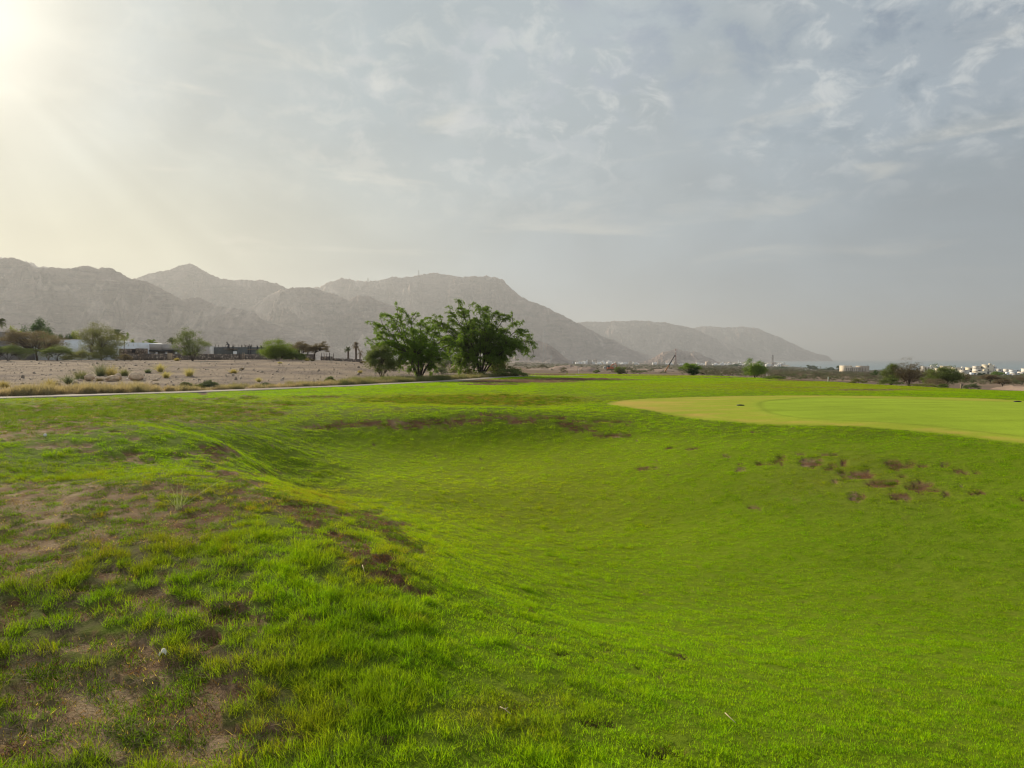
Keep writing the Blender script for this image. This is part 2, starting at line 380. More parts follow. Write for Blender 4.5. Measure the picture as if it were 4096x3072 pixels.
def H(x, y, micro=True):
    x = np.atleast_1d(np.asarray(x, float)); y = np.atleast_1d(np.asarray(y, float))
    z = H0(x, y)
    r = np.hypot(x, y)
    if micro:
        reg, ps, edge, X = regions(x, y, z)
        far = sstep(r, 120, 400)
        z = z - 2.8 * np.exp(-(((x - 55.7) / 15) ** 2 + ((y - 262) / 11) ** 2) ** 2)   # the crane stands in a dug pit
        z = z + .04 * fbm(x / 2.3, y / 2.3, 3, 51) * sstep(r, 1, 5) * (reg == 0) * (1 - .7 * on_green(x, y))
        z = z + np.where(reg == 1, .16 * fbm(x / 5., y / 5., 4, 61) * sstep(ps, 1.2, 6) * (1 - sstep(y, 82, 95) * .6), 0)
        z = z + np.where(reg == 2, (0.25 + 1.2 * far) * fbm(x / (14), y / 14, 4, 71) * sstep(y, 60, 120), 0)
        # turf stands proud of the worn earth
        m = (reg == 0) & (r < 60) & (y > .5)
        if m.any():
            b, dr, du, nA, nB = lawn_state(x[m], y[m], z[m])
            g = on_green(x[m], y[m]); ro = rough_of(*pix(x[m], y[m], z[m]))
            z[m] += (-.032 * b + (.030 * nA + .012 * nB) * ro) * (1 - g) * (1 - sstep(r[m], 30, 60) * .5)
        # path bed: level and a touch lower
        z = z - .03 * (np.abs(ps) < PW + .1)
    return z
# the putting green with its apron, traced in plan
GREEN_PX = [(2400,1612),(2480,1626),(2600,1645),(2720,1667),(2850,1685),(3000,1696),(3200,1701),(3400,1706),(3600,1718),(3800,1738),(4000,1764),(4200,1792),(4500,1830),
            (4700,1700),(4500,1640),(4200,1607),(4000,1597),(3800,1590),(3500,1584),(3200,1581),(2950,1583),(2700,1590),(2500,1598)]
def unproj(X, Y, f=None):
    a, b, c = ray(X, Y); d = EYE * b / -c
    for _ in range(30):
        z = (f or H0)(a / b * d, d)[0]
        d = .5 * d + .5 * (EYE - z) * b / -c
    return (a / b * d, d)
GREEN = np.array([unproj(*q) for q in GREEN_PX])
INNER_PX = [(3040,1608),(3060,1640),(3120,1662),(3300,1680),(3600,1690),(3900,1720),(4200,1755),(4400,1775),(4500,1700),(4300,1622),(4096,1609),(3900,1605),(3600,1597),(3400,1592),(3250,1591),(3140,1596)]
INNER = np.array([unproj(*q) for q in INNER_PX])
def smooth_poly(p, n=160):
    q = np.concatenate([p[-3:], p, p[:3]]); s = np.concatenate([[0], np.cumsum(np.hypot(*np.diff(q, axis=0).T))])
    t = np.linspace(s[3], s[3 + len(p)], n, endpoint=False)
    r = np.stack([np.interp(t, s, q[:, 0]), np.interp(t, s, q[:, 1])], 1)
    k = 4; pad = np.concatenate([r[-k:], r, r[:k]]); ker = np.ones(2 * k + 1) / (2 * k + 1)
    return np.stack([np.convolve(pad[:, i], ker, 'valid') for i in (0, 1)], 1)
GREEN = smooth_poly(GREEN); INNER = smooth_poly(INNER)
def poly_sd(poly, x, y):
    """signed distance, positive inside"""
    x = np.asarray(x, float); y = np.asarray(y, float); out = np.full(x.shape, -50.0)
    lo = poly.min(0) - 3; hi_ = poly.max(0) + 3
    m = (x > lo[0]) & (x < hi_[0]) & (y > lo[1]) & (y < hi_[1])
    if not m.any(): return out
    xs, ys = x[m], y[m]; res = np.empty(xs.shape)
    a = poly; b = np.roll(poly, -1, 0); e = b - a; L2 = (e ** 2).sum(1)
    for i in range(0, len(xs), 20000):
        px, py = xs[i:i + 20000, None], ys[i:i + 20000, None]
        t = np.clip(((px - a[:, 0]) * e[:, 0] + (py - a[:, 1]) * e[:, 1]) / L2, 0, 1)
        d = np.sqrt(((px - a[:, 0] - t * e[:, 0]) ** 2 + (py - a[:, 1] - t * e[:, 1]) ** 2).min(1))
        c = ((a[:, 1] > py) != (b[:, 1] > py)) & (px < e[:, 0] * (py - a[:, 1]) / (e[:, 1] + 1e-12) + a[:, 0])
        res[i:i + 20000] = d * np.where(c.sum(1) % 2 == 1, 1, -1)
    out[m] = res
    return out
def on_green(x, y): return sstep(poly_sd(GREEN, x, y), -.05, .05)
def gz(x, y): return float(H(x, y)[0])
def G(X, d):
    """ground point at photo column X and forward distance d"""
    x = (X - 2048) / F * d
    return Vector((x, d, gz(x, d)))
def hpx(px, d): return px * d / F

# ------------------------------------------------------------------ mesh helpers
class Geo:
    def __init__(s): s.v = []; s.f = {}; s.n = 0; s.m = {}
    def add(s, V, Fc, mi=0):
        V = np.asarray(V, float); Fc = np.asarray(Fc, np.int64)
        s.v.append(V); k = Fc.shape[1]
        s.f.setdefault(k, []).append(Fc + s.n); s.m.setdefault(k, []).append(np.full(len(Fc), mi)); s.n += len(V)
    def box(s, c, size, rz=0, mi=0):
        x, y, z = [q / 2 for q in size]
        V = np.array([(i * x, j * y, k * z) for k in (-1, 1) for i, j in ((-1, -1), (1, -1), (1, 1), (-1, 1))], float)
        if rz:
            co, si = math.cos(rz), math.sin(rz); V = V @ np.array([[co, si, 0], [-si, co, 0], [0, 0, 1]])
        s.add(V + np.array(c), [(3, 2, 1, 0), (4, 5, 6, 7), (0, 1, 5, 4), (1, 2, 6, 5), (2, 3, 7, 6), (3, 0, 4, 7)], mi)
    def bb(s, x0, x1, y0, y1, z0, z1, mi=0): s.box(((x0 + x1) / 2, (y0 + y1) / 2, (z0 + z1) / 2), (x1 - x0, y1 - y0, z1 - z0), 0, mi)
    def tube(s, pts, rad, sides=5, mi=0, caps=True):
        p = np.asarray(pts, float); n = len(p); rad = np.broadcast_to(np.asarray(rad, float), (n,))
        t = np.gradient(p, axis=0); t /= np.linalg.norm(t, axis=1)[:, None] + 1e-9
        ref = np.where(np.abs(t[:, 2:3]) > .9, [[1., 0, 0]], [[0, 0, 1.]])
        a = np.cross(t, ref); a /= np.linalg.norm(a, axis=1)[:, None] + 1e-9; b = np.cross(t, a)
        an = np.arange(sides) * 2 * math.pi / sides
        V = p[:, None, :] + rad[:, None, None] * (np.cos(an)[None, :, None] * a[:, None, :] + np.sin(an)[None, :, None] * b[:, None, :])
        i = np.arange(n - 1)[:, None] * sides; j = np.arange(sides)[None, :]; j2 = (j + 1) % sides
        Fc = np.stack([i + j, i + j2, i + sides + j2, i + sides + j], -1).reshape(-1, 4)
        s.add(V.reshape(-1, 3), Fc, mi)
        if caps:
            s.f.setdefault(sides, []).append(np.array([np.arange(sides)[::-1] + s.n - n * sides, np.arange(sides) + s.n - sides]))
            s.m.setdefault(sides, []).append(np.full(2, mi))
    def build(s, name, mats, parent=None, smooth=False, loc=None, attrs=None):
        V = np.concatenate(s.v) if s.v else np.zeros((0, 3))
        me = bpy.data.meshes.new(name)
        me.vertices.add(len(V)); me.vertices.foreach_set('co', V.astype(np.float32).ravel())
        loops = []; starts = []; mi = []; st = 0
        for k, lst in s.f.items():
            f = np.concatenate(lst); loops.append(f.ravel()); starts.append(st + np.arange(len(f)) * k); st += f.size
            mi.append(np.concatenate(s.m[k]))
        L = np.concatenate(loops); S = np.concatenate(starts); M = np.concatenate(mi)
        me.loops.add(len(L)); me.loops.foreach_set('vertex_index', L.astype(np.int32))
        me.polygons.add(len(S)); me.polygons.foreach_set('loop_start', S.astype(np.int32))
        me.polygons.foreach_set('material_index', M.astype(np.int32))
        me.update(calc_edges=True)
        if smooth: me.polygons.foreach_set('use_smooth', np.ones(len(S), bool))
        for m_ in (mats if isinstance(mats, (list, tuple)) else [mats]): me.materials.append(m_)
        for an, arr in (attrs or {}).items():
            at = me.attributes.new(an, 'FLOAT_COLOR', 'POINT')
            c4 = np.ones((len(V), 4), np.float32); c4[:, :arr.shape[1]] = arr; at.data.foreach_set('color', c4.ravel())
        o = bpy.data.objects.new(name, me); C.objects.link(o)
        if parent is not None: o.parent = parent
        if loc is not None: o.location = loc
        return o
def tag(o, label=None, cat=None, group=None, kind=None):
    if label: o['label'] = label
    if cat: o['category'] = cat
    if group: o['group'] = group
    if kind: o['kind'] = kind
    return o
def empty(name, loc, label, cat, group=None, rz=0):
    o = bpy.data.objects.new(name, None); C.objects.link(o); o.location = loc; o.rotation_euler = (0, 0, rz)
    o.empty_display_size = .3
    return tag(o, label, cat, group)
def copy_tree(o, parent=None):
    c = o.copy(); C.objects.link(c); c.parent = parent
    for ch in list(o.children): copy_tree(ch, c)
    return c

# ------------------------------------------------------------------ materials
def mat(name, col, rough=.85, var=.25, scale=3.0, bump=0.0, spec=.2, detail=5, col2=None, metal=0, coords='Object', stretch=None, bscale=None):
    m = bpy.data.materials.new(name); m.use_nodes = True; t = NT(m.node_tree)
    b = t.n['Principled BSDF']
    v = t.new('ShaderNodeTexCoord').outputs[coords] if coords != 'World' else t.new('ShaderNodeNewGeometry').outputs['Position']
    if stretch:
        mp = t.new('ShaderNodeMapping'); t.l.new(v, mp.inputs[0]); mp.inputs['Scale'].default_value = stretch; v = mp.outputs[0]
    n = t.noise(v, scale, detail, .6, .2)
    c2 = col2 or tuple(max(0, q * (1 - var * 1.6)) for q in col); c1 = tuple(min(1, q * (1 + var)) for q in col)
    t.l.new(t.ramp(n, [(.3, c2), (.7, c1)]), b.inputs['Base Color'])
    b.inputs['Roughness'].default_value = rough; b.inputs['Metallic'].default_value = metal
    b.inputs['Specular IOR Level'].default_value = spec
    if bump:
        bp = t.new('ShaderNodeBump'); bp.inputs['Strength'].default_value = 1; bp.inputs['Distance'].default_value = bump
        t.l.new(t.noise(v, bscale or scale * 3, 5, .6), bp.inputs['Height']); t.l.new(bp.outputs[0], b.inputs['Normal'])
    return m
def leafmat(name, col, trans=.45, var=.35, tint_attr=False, tcol=None, rough=.6):
    m = bpy.data.materials.new(name); m.use_nodes = True; t = NT(m.node_tree)
    b = t.n['Principled BSDF']; out = t.n['Material Output']
    if tint_attr:
        a = t.new('ShaderNodeAttribute', attribute_type='INSTANCER', attribute_name='tint'); c = a.outputs['Color']
        g = t.new('ShaderNodeNewGeometry')
        rnd = t.math('MULTIPLY_ADD', t.smooth(t.noise(g.outputs['Position'], 70.0, 2), .30, .70), var * 2.2, 1 - var * 1.1)
    else:
        oi = t.new('ShaderNodeTexCoord').outputs['Object']; c = col
        rnd = t.math('MULTIPLY_ADD', t.noise(oi, 1.4, 4, .6), var * 2, 1 - var)
    s = t.new('ShaderNodeVectorMath', operation='SCALE'); t.put(s.inputs[0], c if not isinstance(c, tuple) else c); t.l.new(rnd, s.inputs[3])
    t.l.new(s.outputs[0], b.inputs['Base Color']); b.inputs['Roughness'].default_value = rough
    b.inputs['Specular IOR Level'].default_value = .07 if tint_attr else .2
    tr = t.new('ShaderNodeBsdfTranslucent')
    tt = t.new('ShaderNodeVectorMath', operation='MULTIPLY'); t.l.new(s.outputs[0], tt.inputs[0]); tt.inputs[1].default_value = tcol or (1.5, 1.6, .8)
    t.l.new(tt.outputs[0], tr.inputs[0])
    mx = t.new('ShaderNodeMixShader'); mx.inputs[0].default_value = trans
    t.l.new(b.outputs[0], mx.inputs[1]); t.l.new(tr.outputs[0], mx.inputs[2]); t.l.new(mx.outputs[0], out.inputs['Surface'])
    return m
def ground_mat(name, stages, bumps, rough=.95):
    """base colour = the per-vertex soil/turf colour broken up by noise at several scales"""
    m = bpy.data.materials.new(name); m.use_nodes = True; t = NT(m.node_tree); b = t.n['Principled BSDF']
    a = t.new('ShaderNodeAttribute', attribute_name='surface'); c = a.outputs['Color']
    pos = t.new('ShaderNodeNewGeometry').outputs['Position']
    for sc, amp, det in stages:
        s = t.new('ShaderNodeVectorMath', operation='SCALE'); t.l.new(c, s.inputs[0])
        t.l.new(t.math('MULTIPLY_ADD', t.noise(pos, sc, det, .62), amp * 2, 1 - amp), s.inputs[3]); c = s.outputs[0]
    t.l.new(c, b.inputs['Base Color']); b.inputs['Roughness'].default_value = rough; b.inputs['Specular IOR Level'].default_value = .03
    nrm = None
    for sc, dist in bumps:
        bp = t.new('ShaderNodeBump'); bp.inputs['Distance'].default_value = dist
        t.l.new(t.noise(pos, sc, 6, .65), bp.inputs['Height'])
        if nrm is not None: t.l.new(nrm, bp.inputs['Normal'])
        nrm = bp.outputs[0]
    t.l.new(nrm, b.inputs['Normal'])
    return m
# ------------------------------------------------------------------ the ground: one fine grid cut into lawn, green, gravel and plain
angs = np.concatenate([np.radians(np.arange(-180, -46, 4.0)), np.radians(np.arange(-46, -39, .5)), np.radians(np.arange(-39, 39.01, .19)), np.radians(np.arange(39.5, 46, .5)), np.radians(np.arange(46, 180.1, 4.0))])
rr = [0.35]
while rr[-1] < 60: rr.append(rr[-1] * 1.0095)
while rr[-1] < 400: rr.append(rr[-1] * 1.016)
while rr[-1] < 23000: rr.append(rr[-1] * 1.035)
rr = np.array(rr)
A_, R_ = np.meshgrid(angs, rr)
gx, gy = (np.sin(A_) * R_).ravel(), (np.cos(A_) * R_).ravel()
gzv = H(gx, gy)
reg, ps, edge, XX = regions(gx, gy, gzv)
gsd = poly_sd(GREEN, gx, gy); isd = poly_sd(INNER, gx, gy)
bare, dry, dull, nA, nB = lawn_state(gx, gy, H0(gx, gy))
nR, nC_ = A_.shape
def col(*c): return np.array(c)[None, :]
def blend(a, b, t): return a + (b - a) * t[:, None]
n_lo = fbm(gx / 6, gy / 6, 4, 81); n_mid = fbm(gx / 1.3, gy / 1.3, 4, 83); n_fi = fbm(gx / .3, gy / .3, 3, 85)
# lawn colours (surface albedo; dull areas carry some painted self-shade)
LUSH = (0.182, 0.272, 0.008); DRYC = (0.25, 0.17, 0.060); DULLC = (0.085, 0.125, 0.025); SOIL = (0.135, 0.075, 0.040); THATCH = (0.32, 0.235, 0.14)
turf = np.repeat(col(*LUSH), len(gx), 0) * (1 + .18 * n_lo + .08 * n_mid)[:, None]
PXg, PYg = pix(gx, gy, gzv); rog = rough_of(PXg, PYg)
turf = turf * (1 + np.exp(-(((PXg - 1950) / 900) ** 2 + ((PYg - 1980) / 330) ** 2))[:, None] * np.array([[.30, .08, 0]]))
turf = blend(turf, col(*DULLC), dull * .5)
turf = blend(turf, col(*DRYC), np.clip(dry, 0, 1) * .80)
soil = blend(np.repeat(col(*SOIL), len(gx), 0), col(*THATCH), np.clip(.20 - .32 * sstep(XX, 1000, 1300) + .8 * n_mid + 1.0 * n_fi + .40 * sstep(900 - XX, 0, 400) * sstep(gy, 4.5, 7.5) * (gy < 12), 0, 1))
near_t = 1 - sstep(np.hypot(gx, gy), 14, 55)                      # near the camera the turf is real blades over thatch
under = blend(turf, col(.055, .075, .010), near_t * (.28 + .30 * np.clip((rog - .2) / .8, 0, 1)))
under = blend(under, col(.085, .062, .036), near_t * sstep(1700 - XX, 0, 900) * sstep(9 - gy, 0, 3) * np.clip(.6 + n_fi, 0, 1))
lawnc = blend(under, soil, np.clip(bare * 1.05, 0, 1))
# green: apron is yellower, the inner green pale and even
n_st = fbm(gx / 3.5 + gy / 9, gy / .7, 4, 86)
apron = blend(np.repeat(col(.30, .350, .030), len(gx), 0), col(.46, .335, .075), np.clip(.75 * sstep(1.1 - gsd, 0, 1.1) * (.6 + 1.6 * n_mid) + 1.1 * n_st + .5 * n_mid - .02 + .5 * sstep(3000 - XX, 0, 500), 0, 1))
inner = np.repeat(col(.275, .370, .028), len(gx), 0) * (1 + .16 * n_lo + .10 * n_mid + .22 * n_st)[:, None]
greenc = blend(apron, inner, sstep(isd + .25 * n_mid, -.7, .25))
greenc = blend(greenc, turf * 1.05, sstep(.42 + .6 * n_mid - gsd, 0, .5) * .85)
greenc = blend(greenc, col(.12, .155, .014), np.exp(-((isd + .05) / (.05 + .0022 * gy)) ** 2) * (.30 + .35 * sstep(gy, 22, 27)))
# gravel
gr = blend(np.repeat(col(.36, .285, .205), len(gx), 0), col(.19, .15, .125), np.clip(.5 + 1.2 * n_lo + .5 * n_mid, 0, 1))
gr = blend(gr, col(.34, .27, .20), np.clip(n_mid * 1.2 + n_fi * .7 - .25, 0, 1) * .7)
gr = blend(gr, col(.13, .10, .08), (np.exp(-((gy - 84 - .01 * gx) / 1.1) ** 2) + np.exp(-((gy - 77) / .9) ** 2)) * (XX < 720) * np.clip(.6 + 1.5 * n_mid, 0, 1) * .7)
gr = blend(gr, col(.22, .15, .10), np.exp(-((ps - 2.4) / 1.6) ** 2) * .7)
# plain
nb = fbm(gx / 40, gy / 40, 4, 91)
pl = blend(np.repeat(col(.25, .18, .13), len(gx), 0), col(.17, .13, .095), np.clip(.5 + 1.5 * nb, 0, 1))
pl = blend(pl, col(.10, .10, .065), sstep(gy, 220, 600) * np.clip(.55 + 1.2 * nb, 0, 1) * .8)
pl = blend(pl, col(.36, .31, .25), sstep(gy, 2300, 3200) * (XX > 2900) * .6)
nearedge = (gy - edge); pl = blend(pl, col(.15, .095, .065), np.exp(-(nearedge / 9) ** 2) * (XX > 2120) * .6)
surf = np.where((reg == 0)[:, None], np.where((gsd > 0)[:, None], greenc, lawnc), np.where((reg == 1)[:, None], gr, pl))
surf = np.clip(surf, 0.004, 1)
regid = np.where((reg == 0) & (gsd > 0), 3, reg)
idx = np.arange(nR * nC_).reshape(nR, nC_)
quad = np.stack([idx[:-1, :-1], idx[:-1, 1:], idx[1:, 1:], idx[1:, :-1]], -1).reshape(-1, 4)[:, ::-1]
qreg = regid[quad[:, 0]]
GV = np.stack([gx, gy, gzv], 1)
M_LAWN = ground_mat('lawn_turf', [(0.9, .10, 4), (9, .28, 4), (60, .42, 3), (240, .45, 2)], [(40, .012), (9, .02)])
M_GREEN = ground_mat('putting_green_turf', [(.35, .10, 3), (3, .12, 4), (25, .22, 3), (90, .2, 2)], [(60, .002), (3, .006)])
M_GRAVEL = ground_mat('gravel', [(0.6, .14, 5), (5, .35, 5), (30, .4, 3)], [(1.2, .16), (5, .08), (14, .05)])
M_PLAIN = ground_mat('desert_plain', [(0.02, .15, 5), (0.3, .2, 5), (3, .2, 3)], [(.5, .25), (4, .05)])
for rid, nm, mt in ((0, 'lawn', M_LAWN), (3, 'putting_green', M_GREEN), (1, 'gravel_ground', M_GRAVEL), (2, 'desert_plain', M_PLAIN)):
    q = quad[qreg == rid]
    used, inv = np.unique(q, return_inverse=True)
    g = Geo(); g.add(GV[used], inv.reshape(-1, 4))
    o = g.build(nm, mt, smooth=True, attrs={'surface': surf[used]})
    tag(o, kind='structure')
# centre cap under the camera
g = Geo(); ring = GV[:nC_]; g.add(np.vstack([ring[:-1], [[0, 0, ring[:, 2].mean()]]]), [(i, (i + 1) % (nC_ - 1), nC_ - 1) for i in range(nC_ - 1)])
o = g.build('soil_patch', M_LAWN, smooth=True, attrs={'surface': np.tile(np.array([[.1, .12, .02]]), (nC_, 1))}); tag(o, kind='structure')

# cart path ribbon
tn = np.gradient(PATH, axis=0); tn /= np.linalg.norm(tn, axis=1)[:, None]; nn = np.stack([-tn[:, 1], tn[:, 0]], 1)
cols = np.linspace(-PW, PW, 7); V = []
for i, c in enumerate(cols):
    q = PATH + nn * (c + .03 * fbm(np.arange(len(PATH)) * .4, np.full(len(PATH), i * 3.), 2, 7)[:, None] * (abs(c) > 1))
    zc = H(PATH[:, 0], PATH[:, 1], False) + .002
    ke = np.convolve(np.pad(zc, 4, mode='edge'), np.ones(9) / 9, 'valid')
    V.append(np.stack([q[:, 0], q[:, 1], ke + .02 * (1 - (c / PW) ** 2)], 1))
V = np.array(V)
# side skirts
V = np.concatenate([V[:1] - [0, 0, .12], V, V[-1:] - [0, 0, .12]]); n9, npp = V.shape[:2]
ii = np.arange(n9 * npp).reshape(n9, npp)
g = Geo(); g.add(V.reshape(-1, 3), np.stack([ii[:-1, :-1], ii[:-1, 1:], ii[1:, 1:], ii[1:, :-1]], -1).reshape(-1, 4))
M_PATH = mat('path_concrete', (.30, .255, .205), .9, .30, .35, .01, coords='World', bscale=12)
tag(g.build('path', M_PATH, smooth=True), kind='structure')

# sea
g = Geo(); g.add([(-3000, 900, -28), (22800, 900, -28), (22800, 23000, -28), (-3000, 23000, -28)], [(0, 1, 2, 3)])
m = bpy.data.materials.new('sea_water'); m.use_nodes = True; t = NT(m.node_tree); b = t.n['Principled BSDF']
b.inputs['Base Color'].default_value = (.20, .26, .28, 1); b.inputs['Roughness'].default_value = .55
pos = t.new('ShaderNodeNewGeometry').outputs['Position']
bp = t.new('ShaderNodeBump'); bp.inputs['Distance'].default_value = 1.2; t.l.new(t.noise(pos, .06, 6, .6), bp.inputs['Height']); t.l.new(bp.outputs[0], b.inputs['Normal'])
tag(g.build('sea', m), kind='structure')

# ------------------------------------------------------------------ mountains
def rock(name, c1, c2, c3):
    m = bpy.data.materials.new(name); m.use_nodes = True; t = NT(m.node_tree); b = t.n['Principled BSDF']
    pos = t.new('ShaderNodeNewGeometry').outputs['Position']
    mp = t.new('ShaderNodeMapping'); t.l.new(pos, mp.inputs[0]); mp.inputs['Rotation'].default_value = (.35, .22, .3); mp.inputs['Scale'].default_value = (.0035, .0035, .022)
    str_ = t.noise(mp.outputs[0], 1.6, 8, .65, 1.2)
    c = t.ramp(str_, [(.30, c2), (.5, c1), (.60, c1), (.72, c3)])
    n = t.noise(pos, .0035, 10, .68, .8)
    c = t.mix(t.smooth(n, .50, .66), c, c3); c = t.mix(t.math('SUBTRACT', 1, t.smooth(n, .30, .45)), c, c2)
    c = t.mix(.22, c, t.ramp(t.noise(pos, .05, 6, .7), [(.3, c2), (.7, c3)]))
    t.l.new(c, b.inputs['Base Color']); b.inputs['Roughness'].default_value = .95; b.inputs['Specular IOR Level'].default_value = .08
    bp = t.new('ShaderNodeBump'); bp.inputs['Distance'].default_value = 34; t.l.new(t.noise(pos, .012, 10, .7, .5), bp.inputs['Height'])
    bp2 = t.new('ShaderNodeBump'); bp2.inputs['Distance'].default_value = 16; t.l.new(str_, bp2.inputs['Height']); t.l.new(bp.outputs[0], bp2.inputs['Normal'])
    t.l.new(bp2.outputs[0], b.inputs['Normal'])
    return m
ROCK = rock('mountain_rock', (.345, .25, .215), (.135, .097, .085), (.66, .53, .44))  # strata tones, contrast widened so the colour stands in for gully shading
def mountain(name, prof, dc, slope=1.5, seed=1, nx=520, amp=.48, ddx=0.0, base=-30, back=1.3, rough=1.0, m=ROCK):
    prof = np.array(prof, float)
    Xs = np.linspace(prof[0, 0], prof[-1, 0], nx)
    # smooth interpolation of the traced crest
    Yc = np.interp(Xs, prof[:, 0], prof[:, 1])
    dcs = dc * (1 + ddx * (Xs - Xs.mean()) / (Xs[-1] - Xs[0]))
    dcs = dcs * (1 + .03 * fbm(Xs / 260., Xs * 0 + seed, 3, seed + 200))
    xc = (Xs - 2048) / F * dcs; zc = EYE + (1436 - Yc) / F * dcs
    step = abs(xc[1] - xc[0])
    zc = zc + rough * .75 * F / 2840 * (dc / F * 5.0) * (fbm(Xs / 34., Xs * 0 + 3.3, 5, seed + 5, .62) + .5 * fbm(Xs / 9., Xs * 0 + 8.3, 3, seed + 6))
    hgt = np.maximum(zc - base, 12)
    nf, nb_ = 110, 30
    tf = np.linspace(0, 1, nf); tb = np.linspace(0, 1, nb_)[1:]
    V = []
    run = slope * hgt + dc * .035
    run = np.convolve(np.pad(run, 30, mode='edge'), np.ones(61) / 61, 'valid')
    dirx = xc / np.hypot(xc, dcs); diry = dcs / np.hypot(xc, dcs)
    for t_ in tf:
        off = -(1 - t_) * run
        x = xc + dirx * off; y = dcs + diry * off
        h = hgt * (t_ ** 1.25)
        V.append((x, y, h, np.full(nx, t_)))
    for t_ in tb:
        off = t_ * run * back
        x = xc + dirx * off; y = dcs + diry * off
        V.append((x, y, hgt * (1 - t_) ** 1.1, np.full(nx, 1 - t_)))
    x = np.array([v[0] for v in V]); y = np.array([v[1] for v in V]); h = np.array([v[2] for v in V]); tt = np.array([v[3] for v in V])
    L = max(160., hgt.max() * .85)
    wx = x + .35 * L * fbm(x / L, y / L, 3, seed + 9); wy = y + .35 * L * fbm(x / L + 40, y / L, 3, seed + 19)
    rg = ridged(wx / (L * .8), wy / (L * 1.9), 6, seed, .55)
    fine = ridged(wx / (L * .16), wy / (L * .26), 5, seed + 50, .6)
    env = np.clip(tt * 4, 0, 1) * np.clip((1 - tt) * 2.6, 0, 1)
    h = h * (1 + amp * env * (rg - .55) * 2.1 + .18 * env ** .5 * (fine - .4) * 2)
    h = h + hgt[None, :] * .018 * rough * fbm(x / (L * .05), y / (L * .05), 4, seed + 70, .6) * np.clip(tt * 3, 0, 1)
    V = np.stack([x, y, base + h], -1).reshape(-1, 3)
    n = len(tf) + len(tb); ii = np.arange(n * nx).reshape(n, nx)
    g = Geo(); g.add(V, np.stack([ii[:-1, :-1], ii[:-1, 1:], ii[1:, 1:], ii[1:, :-1]], -1).reshape(-1, 4))
    o = g.build(name, m, smooth=True); tag(o, kind='structure'); return o
mountain('hills', [(-1500,1120),(-1000,1060),(-600,1015),(-300,1018),(-100,1030),(0,1038),(63,1033),(95,1041),(155,1073),(209,1073),(278,1077),(342,1065),(373,1068),(399,1077),(418,1071),(456,1075),(481,1089),(525,1114),(570,1123),(608,1133),(665,1163),(734,1201),(766,1193),(800,1190),(835,1206),(873,1225),(918,1231),(968,1237),(1019,1250),(1044,1272),(1076,1291),(1127,1304),(1171,1316),(1222,1335),(1266,1361),(1330,1392),(1400,1425),(1450,1445)], 2700, 1.7, 3, 760, base=-8)
mountain('far_peaks', [(-900,1060),(-400,1010),(-100,1018),(0,1028),(30,1038),(60,1046),(120,1052),(145,1053),(158,1068),(170,1072),(183,1063),(200,1072),(240,1090),(300,1130)], 4300, 1.2, 13, 300, base=-8)
mountain('mountain_ridge', [(380,1210),(480,1145),(540,1118),(600,1098),(640,1088),(690,1080),(735,1062),(768,1056),(790,1064),(830,1090),(885,1114),(900,1116),(918,1122),(960,1122),(990,1120),(1020,1126),(1045,1120),(1080,1130),(1110,1133),(1147,1155),(1200,1180),(1280,1230),(1380,1300),(1480,1380)], 4100, 1.7, 23, 560, base=-8)
mountain('mountain_spur', [(1010,1230),(1080,1180),(1120,1162),(1150,1156),(1175,1152),(1240,1150),(1290,1165),(1340,1175),(1369,1189),(1398,1203),(1434,1183),(1471,1185),(1511,1201),(1580,1225),(1650,1262),(1740,1310),(1840,1355),(1950,1400),(2050,1440)], 3650, 1.5, 37, 520, base=-8)
mountain('mountain', [(1080,1250),(1180,1180),(1240,1153),(1285,1148),(1320,1130),(1370,1115),(1400,1118),(1440,1126),(1500,1126),(1540,1117),(1580,1109),(1600,1112),(1650,1108),(1670,1106),(1700,1098),(1740,1092),(1765,1098),(1800,1103),(1850,1109),(1900,1106),(1950,1107),(1980,1109),(2010,1120),(2048,1158),(2090,1190),(2120,1205),(2170,1222),(2220,1248),(2260,1268),(2300,1287),(2340,1308),(2378,1328),(2420,1351),(2464,1363),(2502,1385),(2543,1404),(2581,1414),(2619,1427),(2660,1450)], 5200, 1.5, 47, 760, base=-20)
mountain('foothill', [(1880,1440),(1950,1415),(2020,1380),(2070,1362),(2110,1354),(2147,1360),(2192,1376),(2227,1401),(2258,1427),(2290,1450)], 2300, 1.4, 57, 220, base=-14)
mountain('far_mountain', [(2150,1330),(2240,1300),(2310,1292),(2350,1286),(2372,1286),(2400,1288),(2460,1285),(2540,1283),(2600,1284),(2610,1288),(2660,1290),(2700,1300),(2740,1306),(2775,1315),(2800,1325),(2850,1350),(2900,1370),(2960,1395),(3040,1420),(3090,1445)], 7800, 1.5, 67, 420, base=-28)
mountain('headland', [(2600,1345),(2700,1325),(2770,1312),(2790,1308),(2810,1306),(2850,1306),(2900,1310),(2930,1310),(2965,1306),(2990,1309),(3030,1313),(3060,1328),(3120,1350),(3170,1375),(3220,1397),(3250,1410),(3270,1416),(3304,1422),(3317,1429),(3326,1437),(3332,1444)], 9800, 1.3, 77, 420, base=-34)
mountain('dark_hill', [(2545,1458),(2584,1444),(2619,1428),(2650,1408),(2672,1404),(2688,1401),(2698,1394),(2707,1394),(2733,1403),(2758,1407),(2774,1404),(2800,1413),(2826,1430),(2852,1436),(2877,1453)], 3600, 1.2, 87, 240, base=-24)
